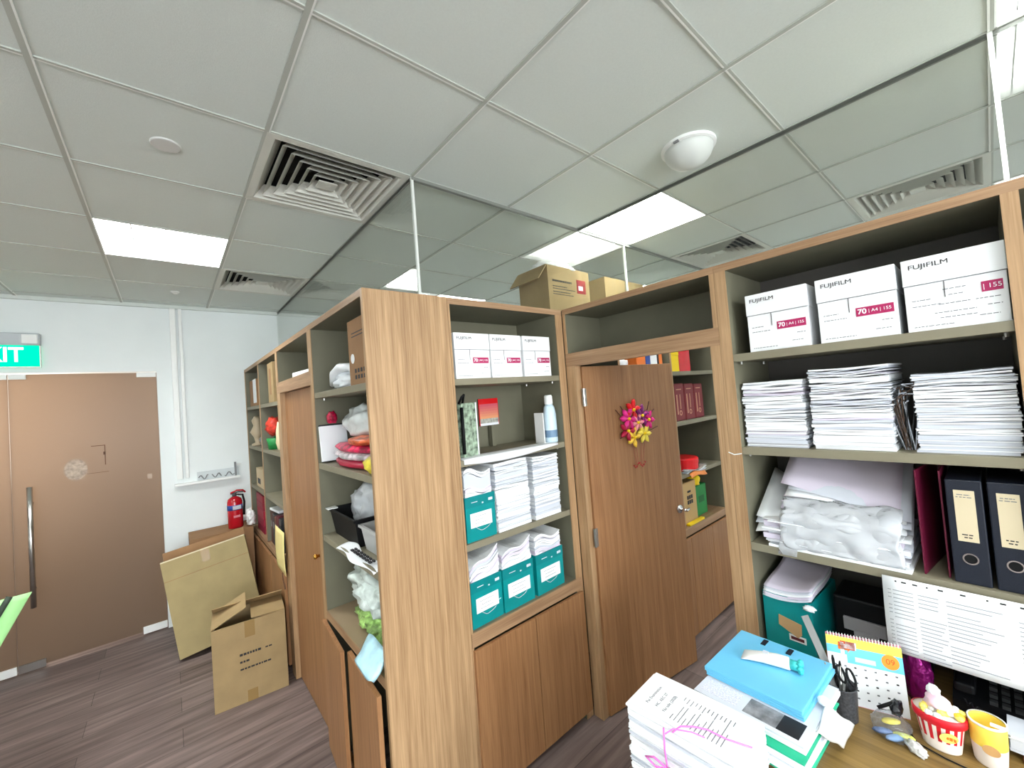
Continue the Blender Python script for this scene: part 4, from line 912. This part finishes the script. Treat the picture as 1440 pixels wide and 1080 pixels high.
# ------------------------------------------------------------------ things on the desk
ZD = .7505
st = thing('tied_paper_stack', 'tall stack of exam papers tied with pink ribbon at the desk front', 'paper stack', (.985, .598, .6605), RIGHT + .03)
stack_layers(MB(), .305, .165, .238, 60, 61, mats=(PAPER, PAPER, PAPER, PAPERG), jit=.004, wave=.004).build('paper_block', st)
tx = bpy.data.objects.new('cover_sheet', None)
bpy.data.objects.remove(tx)
cs = MB().sheet(lambda u, v: (-.152 + u * .304, .001 + v * .163, .2395 + .0015 * math.sin(u * 4)), 8, 4, .0012, PAPER).build('cover_sheet', st)
ROT_T = (0, 0, PI / 2)
for s_, x, y, sz in (('Put Examination', -.108, .03, .0125), ('HC, AEC 27', -.082, .035, .0125), ('No sale (2020)', -.058, .03, .0125)):
    text(s_, sz, INKG, cs, (x, y, .2435), ROT_T, th=.0002)
b = MB()
for k in range(13):
    x = -.035 + k * .011
    for (y0, y1) in ((.02, .04 + .05 * abs(math.sin(k))), (.09 + .015 * abs(math.cos(k)), .12)): b.box(x - .0008, x + .0008, y0, y1, .2415, .2432, INKG)
b.build('printed_lines', cs)
PK = PINK
b = MB()
top = [(-.153, .19, .2425), (-.03, -.0, .2445)]
b.tube([(-.012, -.012, .236), (.0, .012, .2445), (.026, .03, .247), (.055, .045, .246), (.10, .05, .2445), (.153, .068, .2425)], .0022, PK, 6)
b.tube([(-.022, -.03, .238), (-.012, -.008, .243), (.03, .012, .2455), (.06, .018, .2445)], .0018, PK, 6)
b.tube([(-.035, -.014, .236), (-.036, -.016, .18), (-.034, -.014, .14), (-.036, -.014, .05), (-.036, -.01, .004)], .0024, PK, 6)
for s_ in (-1, 1):
    b.tube([(-.034, -.016, .135), (-.034 + s_ * .03, -.026, .152), (-.034 + s_ * .055, -.026, .14), (-.034 + s_ * .03, -.022, .125), (-.034, -.016, .132)], .0028, PK, 6)
    b.tube([(-.034, -.016, .133), (-.034 + s_ * .02, -.02, .10), (-.034 + s_ * .03, -.02, .085)], .0026, PK, 6)
b.build('pink_ribbon', st, True)
AR = RIGHT - .04
o = stack_layers(MB(), .30, .24, .045, 8, 71, mats=(PAPER, PAPERL, PAPERG), jit=.004, wave=0).build('paper_stack', None, False, (1.235, .54, ZD), AR); tag(o, 'low pile of papers on the desk under the green binder', 'paper stack')
t = thing('folder', 'reddish folder lying lowest on the desk beneath the paper pile', 'folder', (1.215, .54, ZD)); bpy.data.objects.remove(t)
t = thing('ring_binder', 'bright green binder lying flat under the white booklet', 'binder', (1.163, .520, ZD + .0465), AR); MB().box(-.15, .15, 0, .29, 0, .004, MINT).box(-.15, .15, 0, .29, .046, .05, MINT).box(-.15, -.146, 0, .29, .004, .046, MINT).build('cover', t); stack_layers(MB(), .285, .275, .041, 7, 73, mats=(PAPER, PAPERG), jit=.002, wave=0).build('pages', t, False, (0.003, .003, .0045))
o = bpy.data.objects['pages']; 
t = thing('booklet', 'white booklet with grey and black printed strip under the blue cases', 'booklet', (1.192, .521, ZD + .097), AR); MB().box(-.147, .147, 0, .30, 0, .012, PAPER, .001).box(-.144, .144, .002, .30, .0125, .018, PAPERG, .001).build('pages', t)
b = MB(); b.box(-.01, .075, .016, .082, .0178, .0188, mat('grey_print', (120, 122, 126), .5, var=.25, scale=40)); b.box(.075, .128, .016, .082, .0178, .0188, mat('black_print', (30, 31, 34), .5)); b.build('printed_strip', t)
one('small_print', -.13, -.03, .02, .082, .0178, .0184, mat('lilac_print', (206, 208, 224), .6, var=.12, scale=220), t)
BT = ZD + .1165
for k, lb_ in enumerate(('lower pale blue document case on the desk stack', 'top blue document case on the desk stack, with a cream tube on it')):
    t = thing('document_case', lb_, 'document case', (1.281, .531 + .004 * k, BT + .013 * k), AR + .012 * k, 'blue document cases')
    MB().box(-.134, .134, 0, .28, 0, .006, BLUE, .002, seg=2).build('case_base', t); MB().box(-.134, .134, 0, .28, .0065, .0125, BLUE, .002, seg=2).build('case_lid', t)
    b = MB(); b.box(-.05, -.036, .276, .284, .002, .0105, NAVY); b.box(.03, .044, .276, .284, .002, .0105, NAVY); b.build('clip', t)
    if k: 
        one('hinge_tab', -.055, -.04, .235, .27, .0125, .0155, NAVY, t, .001); one('hinge_tab', .02, .035, .235, .27, .0125, .0155, NAVY, t, .001)
TZ = BT + .0265
t = thing('cream_tube', 'white squeeze tube with turquoise flower cap lying on the blue case', 'tube', (1.418, .602, TZ), RIGHT + .16)
b = MB(); n = 16; rings = []
for (x, ry, rz) in ((0, .029, .002), (.02, .027, .007), (.06, .023, .014), (.10, .020, .018), (.128, .018, .018), (.132, .012, .012)):
    rings.append([b.bm.verts.new((x, ry * math.cos(2 * PI * q / n), .0185 + rz * math.sin(2 * PI * q / n) - (.0175 - max(rz, .002)) * (1 if rz < .017 else 0) * .95)) for q in range(n)])
for p, q in zip(rings, rings[1:]):
    for k in range(n): b.bm.faces.new((p[k], p[(k + 1) % n], q[(k + 1) % n], q[k]))
b.bm.faces.new(rings[0]); b.bm.faces.new(rings[-1]); b.mi(WHITE); b.build('tube_body', t, True)
CAP = mat('turquoise', (60, 190, 190), .4)
b = MB(); X = Matrix.Translation((.132, 0, .0185)) @ Matrix.Rotation(PI / 2, 4, 'Y'); b.lathe([(.001, 0), (.014, 0), (.014, .022), (.001, .022)], CAP, 16, X)
for k in range(6): b.blob((.158, .013 * math.cos(k * PI / 3), .0185 + .013 * math.sin(k * PI / 3)), (.008, .008, .008), CAP, .05, 2, k, False, 2)
b.build('flower_cap', t, True); b = MB(); b.box(.05, .09, -.0085, .0085, .0345, .0362, INKG) if False else b.box(.06, .075, -.006, .006, .0318, .0345, PAPERG); b.build('printed_mark', t)
# pen holder with its tools
PHX, PHY = 1.545, .372
ph = thing('pen_holder', 'dark mesh pen holder on the desk beside the calendar', 'pen holder', (PHX, PHY, ZD))
MB().lathe([(.034, 0), (.038, .095), (.0395, .097), (.037, .097), (.033, .004), (.001, .004), (.001, 0.0)], mat('smoke_mesh', (62, 64, 68), .35, var=.3, scale=160), 28, cap=False).build('cup', ph, True)
def rod(name, label, cat, p, q, r, m, tip=None, mt=None):
    t = thing(name, label, cat, p); v = Vector(q) - Vector(p)
    MB().tube([(0, 0, 0), v], r, m, 8).build('barrel', t, True)
    if tip: MB().tube([v, v * 1.0 + v.normalized() * tip], [r, r * .5], mt or m, 8).build('tip', t, True)
    return t
t = thing('ruler', 'long steel ruler leaning left out of the pen holder', 'ruler', (PHX - .008, PHY - .016, ZD + .008))
v = Vector((1.60, .468, .997)) - t.location; L_ = v.length
q = v.to_track_quat('Z', 'Y').to_matrix().to_4x4()
b = MB(); b.box(-.0135, .0135, -.0008, .0008, 0, L_, mat('dull_steel', (120, 122, 120), .45, metal=.7), xf=q); b.build('blade', t)
b = MB()
for k in range(30): b.box(-.0135, -.006 if k % 5 else -.002, -.0011, -.0007, .08 + k * .005, .0808 + k * .005, INK, xf=q)
b.build('scale_marks', t)
rod('pen', 'black-capped pen standing in the pen holder, nearest the calendar', 'pen', (PHX + .004, PHY + .008, ZD + .006), (PHX + .028, PHY + .022, ZD + .15), .0042, BLACK, .01)
rod('pen', 'silver pen standing in the pen holder', 'pen', (PHX - .004, PHY + .004, ZD + .006), (PHX + .022, PHY + .004, ZD + .14), .004, STEEL, .012, BLACK)
rod('pencil', 'grey pencil standing in the pen holder behind the silver pen', 'pencil', (PHX + .0, PHY + .018, ZD + .006), (PHX - .004, PHY + .034, ZD + .135), .0035, GREY, .012)
sc = thing('scissors', 'black-handled scissors standing in the pen holder', 'scissors', (PHX + .010, PHY - .012, ZD + .006))
b = MB(); b.box(-.006, .006, -.001, .001, 0, .095, STEEL); b.build('blades', sc)
b = MB()
for s_ in (-1, 1): b.tube([(.0 + .012 * math.cos(a), s_ * .012 + .010 * math.sin(a) , .115 + .02 * math.sin(a + .5)) for a in [k * 2 * PI / 12 for k in range(13)]], .0035, BLACK, 6)
b.build('handles', sc, True)
o = MB().tube([(0, 0, .012), (.006, -.004, .10), (.012, -.004, .118)], [.008, .008, .004], WHITE, 8).build('correction_pen', None, True, (PHX + .016, PHY + .0, ZD)); tag(o, 'short white correction pen in the pen holder', 'pen'); o.location = (PHX + .018, PHY + .006, ZD - .004)
# desk calendar
cal = thing('desk_calendar', 'spiral desk calendar with blue and yellow header standing on the desk', 'calendar', (1.598, .412, ZD), RIGHT + .30)
W = .185; Hh = .195; LE = math.radians(10)
Xc = Matrix.Rotation(-LE, 4, 'X')
b = MB(); b.box(0, W, 0, .0015, 0, Hh, PAPER, xf=Xc); b.build('page', cal)
def strip(name, x0, x1, z0, z1, m, y=-.0006): return MB().box(x0, x1, y, .0004, z0, z1, m, xf=Xc).build(name, cal)
strip('sky_band', .0, W, Hh * .62, Hh * .86, SKY); strip('yellow_band', 0, W, Hh * .86, Hh, mat('lemon_band', (240, 232, 90), .5))
strip('white_cloud', .0, .05, Hh * .62, Hh * .74, PAPER, -.0009); strip('pale_cloud', .07, .12, Hh * .66, Hh * .73, mat('pale_sky', (200, 232, 246), .6), -.0009)
b = MB(); b.lathe([(.001, 0), (.021, 0), (.021, .0006), (.001, .0006)], mat('orange_print2', (240, 150, 50), .5), 24, Xc @ Matrix.Translation((W * .84, -.0006, Hh * .76)) @ Matrix.Rotation(PI / 2, 4, 'X')); mo = b.build('month_badge', cal)
text('09', .022, mat('badge_red', (214, 84, 30), .5), mo, Xc @ Vector((W * .84, -.0014, Hh * .76)), (PI / 2 - LE, 0, 0), 'CENTER', th=.0002)
b = MB(); rr = random.Random(3)
for k in range(9): b.box(.02 + rr.uniform(0, .04), .032 + rr.uniform(0, .05), -.0012, 0, Hh * .74 + rr.uniform(0, .035), Hh * .75 + rr.uniform(0, .04), (ORANGE, PAPER, mat('rust_print', (200, 80, 40), .5))[k % 3], xf=Xc)
b.build('header_print', cal)
b = MB()
for i in range(7):
    for j in range(5): b.box(.016 + .0245 * i, .022 + .0245 * i, -.0008, .0002, .022 + .0215 * j, .026 + .0215 * j, INKG if (i + j) % 3 else INK, xf=Xc)
b.build('dates', cal)
b = MB()
for k in range(24): b.tube([(.006 + k * .0075, -.004 * math.cos(a) + .0, Hh + .004 + .006 * math.sin(a)) for a in [q * PI / 4 for q in range(9)]], .0011, WHITE, 5, xf=Xc)
b.build('spiral', cal)
b = MB(); b.box(0, W, 0, .002, 0, Hh * 1.02, mat('pink_board', (226, 150, 170), .6), xf=Matrix.Translation((0, .078, 0)) @ Matrix.Rotation(LE + .02, 4, 'X')); b.box(0, W, .0, .08, 0, .0015, mat('pink_board', (226, 150, 170), .6)); b.build('stand_board', cal)
# squeeze tube / tissue on the stack edge
t = thing('tissue_pack', 'white soft squeeze pack leaning off the stack beside the pen holder', 'pack', (1.43, .366, ZD), RIGHT + .25)
t.location = (1.40, .36, ZD); t.rotation_euler = (0, 0, 0)
Q = [Vector(p) for p in ((-.024, .010, .1245), (.079, -.026, .0295), (-.02, -.019, .0195), (-.147, .003, .1215))]
def pk_(u, v):
    p = Q[0] * (1 - u) * (1 - v) + Q[1] * u * (1 - v) + Q[2] * u * v + Q[3] * (1 - u) * v
    return p + Vector((0, -.012 * math.sin(u * PI) * math.sin(v * PI), .018 * math.sin(u * PI) * math.sin(v * PI) + .003 * math.sin(u * 9 + v * 7)))
MB().sheet(pk_, 10, 10, .006, WHITE).build('pack_body', t, True)
MB().blob((-.028, .016, .134), (.013, .013, .012), WHITE, .15, 2, 3, False, 3).build('cap', t, True)
# snack bag in clear film with sachets
bag = thing('plastic_bag', 'knotted clear plastic bag of small sachets in front of the calendar', 'bag', (1.552, .265, ZD))
MB().blob((0, 0, .026), (.048, .042, .034), FILMC, .16, 2.6, 77, True, 4).build('bag_film', bag, True)
b = MB(); b.blob((.035, -.01, .062), (.026, .014, .016), mat('black_film', (20, 22, 26), .15, bump=.5), .4, 3, 5, False, 3); b.tube([(.02, .03, .05), (.035, .0, .07), (.05, -.02, .055)], .005, BLACK, 6); b.build('knot', bag, True)
for lbl, m, x, y, z, r in (('yellow sachet in the clear knotted bag', mat('yellow_print', (226, 200, 70), .4, var=.2, scale=20), .004, .0, .036, -.9), ('blue sachet in the clear knotted bag, nearest the pen holder', mat('blue_grey_foil', (96, 120, 160), .25, var=.2, scale=60), -.014, .018, .010, -1.1), ('pale blue sachet in the clear knotted bag, toward the desk edge', mat('pale_blue_foil', (130, 170, 214), .25), -.022, -.010, .010, -.8), ('lime striped sachet in the clear knotted bag', mat('lime_stripe', (190, 206, 90), .4, var=.3, scale=90), -.004, -.026, .012, -1.3)):
    o = MB().blob((0, 0, 0), (.024, .010, .007), m, .1, 2, len(lbl), False, 3).build('sachet', None, True, (1.552 + x, .265 + y, ZD + z), r); tag(o, lbl, 'sachet', 'sachets in the clear knotted bag')
# popcorn-style cup
pc = thing('popcorn_tub', 'red and white striped popcorn-style tub topped with yellow popcorn', 'tub', (1.598, .168, ZD), RIGHT)
b = MB(); n = 68; rb_, rt_ = .036, .049; hh = .094; zs_ = [0, .004, .028, .07, hh]
SW, SR = mat('tub_cream', (236, 226, 216), .5), mat('tub_red', (206, 24, 40), .45)
rings = [[b.bm.verts.new(((rb_ + (rt_ - rb_) * z / hh) * 1.05 * math.cos(2 * PI * k / n), (rb_ + (rt_ - rb_) * z / hh) * .82 * math.sin(2 * PI * k / n), z)) for k in range(n)] for z in zs_]
iw, ir = b.mi(SW), b.mi(SR)
for j in range(len(zs_) - 1):
    for k in range(n):
        fa = b.bm.faces.new((rings[j][k], rings[j][(k + 1) % n], rings[j + 1][(k + 1) % n], rings[j + 1][k]))
        fa.material_index = ir if j == 3 or (j == 2 and (k // 2) % 2) else iw
b.bm.faces.new(rings[0][::-1]); b.bm.faces.new(rings[-1]); b.build('tub_body', pc, True)
b = MB(); b.lathe([(.0505, hh - .02), (.0525, hh - .018), (.053, hh), (.0495, hh + .002)], SR, 40, sx=1.04, sy=.83, cap=False); b.build('rim_band', pc, True)
b = MB(); rr = random.Random(5)
for k in range(34):
    a = rr.uniform(0, 2 * PI); r = .046 * math.sqrt(rr.random()); b.blob((r * math.cos(a), r * .78 * math.sin(a), hh + .004 + rr.uniform(0, .007)), (.0085, .008, .007), (YELP, mat('popcorn_gold', (240, 186, 50), .6), PAPER)[k % 3], .35, 3, k, False, 2)
b.build('popcorn', pc, True).__setitem__('kind', 'stuff')
b = MB(); b.blob((.0, .0, hh + .022), (.026, .02, .018), mat('pale_pink', (240, 206, 222), .6), .35, 2.6, 9, False, 3); b.blob((-.008, .012, hh + .044), (.014, .012, .016), PAPER, .3, 3, 10, False, 3); b.build('pink_topper', pc, True)
b = MB(); b.lathe([(.001, 0), (.019, 0), (.019, .001), (.001, .001)], YELP, 24, Matrix.Translation((.018, -.0375, .05)) @ Matrix.Rotation(.12, 4, 'X') @ Matrix.Rotation(.42, 4, 'Z') @ Matrix.Rotation(PI / 2, 4, 'X'), sy=.7)
for k in range(4): b.box(.006 + .007 * k, .011 + .007 * k, -.0405, -.038, .047, .054, ORANGE, xf=None)
b.build('emblem', pc)
# yellow cup
yc = thing('yellow_cup', 'yellow and cream cup with white rim clip at the right edge', 'cup', (1.612, .080, ZD), RIGHT)
b = MB(); b.lathe([(.028, 0), (.030, .004), (.0335, .05)], SW, 32, cap=False); b.lathe([(.0335, .05), (.035, .105), (.0335, .107), (.032, .103), (.028, .008), (.001, .006)], mat('cup_yellow', (244, 214, 84), .4), 32, cap=False); b.lathe([(.028, 0), (.001, 0)], SW, 32, cap=False); b.build('cup_body', yc, True)
MB().lathe([(.0345, .103), (.0362, .104), (.0362, .109), (.033, .109)], WHITE, 32, cap=False).build('rim', yc, True)
one('spoon_clip', .006, .034, -.024, -.012, .109, .113, WHITE, yc, .001)
b = MB(); TN = mat('tan_print', (206, 160, 104), .5)
b.lathe([(.001, 0), (.016, 0), (.016, .001), (.001, .001)], TN, 20, Matrix.Translation((.004, -.0335, .05)) @ Matrix.Rotation(PI / 2, 4, 'X'), sy=.8); b.build('printed_patch', yc)
o = MB().blob((0, 0, .009), (.026, .016, .012), mat('white_wrapper', (226, 222, 216), .3, var=.25, scale=60, bump=.6), .4, 3, 83, True, 3).build('sweet_wrapper', None, True, (1.525, .212, ZD), .8); tag(o, 'small crumpled white and brown sweet wrapper before the popcorn tub', 'wrapper')
b = MB(); b.tube([(1.60, .235, ZD + .0025), (1.56, .215, ZD + .0025), (1.545, .16, ZD + .0025), (1.54, .10, ZD + .0025), (1.555, .03, ZD + .0025), (1.60, -.08, ZD + .0025)], .002, BLACK, 6); o = b.build('cable', None, True); tag(o, 'thin black cable on the desk before the tub and the cup', 'cable')
t = thing('wooden_riser', 'low brown wooden riser under white papers at the right edge', 'riser', (1.655, -.08, ZD), RIGHT); one('riser_board', -.125, .19, 0, .10, 0, .02, mat('red_wood', (120, 62, 44), .4), t, .002); t.location = (1.655, -.10, ZD)
o = stack_layers(MB(), .22, .09, .045, 8, 91, mats=(PAPER, PAPERG), jit=.003, wave=0).build('paper_stack', None, False, (1.66, -.065, ZD + .0205), RIGHT); tag(o, 'white papers on the low wooden riser, bottom right corner', 'paper stack')
# hanging schedule sheet
sh = thing('schedule_sheet', 'white landscape table sheet hanging from the shelf edge over the desk', 'notice', (1.744, .281, 1.138), RIGHT)
MB().sheet(lambda u, v: (u * .42, -.004 - .006 * math.sin(v * PI) - .012 * v, -.232 * v), 8, 8, .0012, PAPER).build('sheet', sh, True)
b = MB(); b.box(0, .42, -.006, .002, -.024, -.0215, mat('strip_grey', (150, 154, 156), .5)); 
for k, x in enumerate((.03, .045, .07, .10, .125, .17, .22, .245, .28, .31, .33, .37)): b.box(x, x + (.004 if k % 3 == 0 else .011), -.007, .001, -.0135, -.0095, INK)
b.build('punched_strip', sh)
b = MB(); rr = random.Random(8)
for r in range(17):
    z = -.038 - .0115 * r; yb = -.0072 - .006 * math.sin(-z / .232 * PI) - .012 * (-z / .232)
    for (x0, x1) in ((.012, .02), (.024, .07), (.08, .12 + .02 * rr.random()), (.14, .19 + .06 * rr.random()), (.275, .30)):
        if rr.random() < .88: b.box(x0, x1, yb - .0004, yb + .0012, z - .001, z + .001, mat('faint_ink', (158, 162, 168), .6))
b.build('table_print', sh)
# inside the low compartment
file_box('large teal file box in the low compartment, with tan tag and white label', .165, .205, .28, (1.785, .578, ZD), RIGHT - .05, 'teal file box behind the desk stack', 0, 9)
fbx = [o for o in C.objects if o.name.startswith('file_box')][-1]
for o in list(fbx.children):
    if o.name.startswith(('label_card', 'string_tie', 'printed_marks', 'lid_band')):
        for c in list(o.children): bpy.data.objects.remove(c)
        bpy.data.objects.remove(o)
b = MB(); b.prism([(-.03, .13), (.045, .115), (.043, .075), (.03, .062), (-.032, .092)], 0, .003, mat('tan_card', (190, 156, 112), .7), Matrix.Rotation(PI / 2, 4, 'X')); o = b.build('tan_tag', fbx); o.location = (0, -.001, .0)
l_ = one('label_card', .0, .055, -.002, 0, .045, .068, PAPER, fbx); one('label_print', .006, .049, -.0028, -.0018, .051, .062, mat('label_dark_red', (90, 30, 40), .6), l_)
b = MB()
for k in range(5): b.sheet(lambda u, v, k=k: (-.078 + u * .165, -.012 + .004 * k + v * .25, .178 + .008 * k + .05 * (u - .25) ** 2 + .08 * v * (1 - u * .4) + .012 * math.cos(v * 4)), 12, 10, .0015, (PAPERG, PAPERL, PAPER)[k % 3])
o = b.build('paper_stack', None, True, (1.785, .578, ZD), RIGHT - .05); tag(o, 'curling grey-white papers rising out of the large teal file box', 'paper stack')
o = MB().blob((.06, 0, .185), (.018, .012, .010), PAPER, .4, 3, 12, False, 3).build('crumpled_paper', None, True, (1.79, .55, ZD), RIGHT); tag(o, 'small crumpled white paper at the rim of the large teal file box', 'paper'); o.location = (1.772, .56, ZD + .006)
t = thing('printer', 'black printer in the shadow of the low compartment, grey paper on front', 'printer', (1.93, .335, ZD), RIGHT)
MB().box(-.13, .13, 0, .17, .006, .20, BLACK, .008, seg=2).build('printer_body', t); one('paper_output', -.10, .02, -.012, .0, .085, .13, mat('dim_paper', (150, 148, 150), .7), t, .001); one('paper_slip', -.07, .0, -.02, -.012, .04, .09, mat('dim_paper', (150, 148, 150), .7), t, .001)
for x in (-.1, .1): one('foot', x - .015, x + .015, .02, .05, 0, .007, BLACK, t)
o = MB().blob((0, 0, .075), (.04, .035, .095), PURP, .22, 3.2, 14, True, 4).build('foil_gift', None, True, (1.775, .225, ZD)); tag(o, 'shiny purple foil package behind the striped tub', 'package')
t = thing('desk_phone', 'black desk phone with coiled cord in the low compartment', 'phone', (1.80, .07, ZD), RIGHT)
MB().prism([(0, 0), (.14, 0), (.14, .07), (.0, .03)], -.085, .085, BLACK, Matrix(((0, 0, 1, 0), (1, 0, 0, 0), (0, 1, 0, 0), (0, 0, 0, 1)))).build('phone_base', t)
b = MB(); b.box(-.08, -.035, .0, .17, .055, .085, BLACK, .008, seg=2); b.build('handset', t)
b = MB()
for i in range(3):
    for j in range(4): b.box(-.01 + .024 * i, .006 + .024 * i, .02 + .026 * j, .036 + .026 * j, .036 + .0075 * j, .046 + .0075 * j, DGREY)
b.build('keypad', t)
b = MB(); b.tube([(-.06 + .0025 * k, -.02 + .006 * math.sin(k * 1.2) - .0006 * k, .045 + .006 * math.cos(k * 1.2) - .0008 * k) for k in range(44)], .002, BLACK, 5); b.build('coiled_cord', t, True)
one('display', .01, .07, .10, .13, .066, .074, GREY, t)
o = one('power_strip', 0, .17, 0, .05, 0, .04, BLACK, None, .004); o.location = (2.00, .15, ZD); o.rotation_euler = (0, 0, RIGHT); tag(o, 'black adapter strip at the back of the low compartment', 'power strip')
# pale green card at the left picture edge, on a counter
ct = thing('counter', 'low counter outside the left picture edge carrying a green folder', 'counter', (-1.6, 2.62, 0)); one('counter_top', 0, .80, 0, .9, .73, .76, OAK, ct, .002); one('counter_body', .02, .66, .02, .88, 0, .73, GREI, ct)
t = thing('folder', 'pale green card folder with dark binding strip at the left picture edge', 'folder', (-.82, 3.2, .7605))
MB().sheet(lambda u, v: (-.12 + (.27 + .47 * (.03 + .223 * v)) * u, -.02 + .03 * v - .02 * u * u, (.012 if u < .02 else .03 + .223 * v * (.90 + .10 * u)) + .0 * u), 8, 8, .002, GREENP).build('card_cover', t, True)
MB().sheet(lambda u, v: (.12 + .095 * u - .02 * v, -.055, .07 + .19 * u + .012 * v), 8, 2, .006, mat('strip_dark', (58, 70, 58), .5)).build('binding_strip', t, True)

# ------------------------------------------------------------------ light, world, view
def lamp(name, loc, size, power, col, rot=(0, 0, 0)):
    l = bpy.data.lights.new(name, 'AREA'); l.shape = 'SQUARE'; l.size = size; l.energy = power; l.color = col
    o = bpy.data.objects.new(name, l); C.objects.link(o); o.location = loc; o.rotation_euler = rot; return o
o = lamp('added_fill_light', (-.4, Y0 - .14, 1.78), 1.6, 105, (.93, .97, 1), (PI / 2, 0, 0)); o.data.shape = 'RECTANGLE'; o.data.size = 3.9; o.data.size_y = 1.6  # added fill behind the unseen window, lifts the ceiling brightness
lamp('corridor_lamp', (-1.35, 6.1, 2.0), 1.2, 38, (1, .87, .77), (-PI / 2, 0, 0))
w = bpy.data.worlds.new('world'); bpy.context.scene.world = w; w.use_nodes = True
w.node_tree.nodes['Background'].inputs[0].default_value = (.9, .95, 1, 1); w.node_tree.nodes['Background'].inputs[1].default_value = .3
vs = bpy.context.scene.view_settings
bpy.context.scene.display_settings.display_device = 'sRGB'
vs.view_transform = 'Standard'; vs.look = 'None'; vs.gamma = 1; vs.use_curve_mapping = False; vs.exposure = 1.3
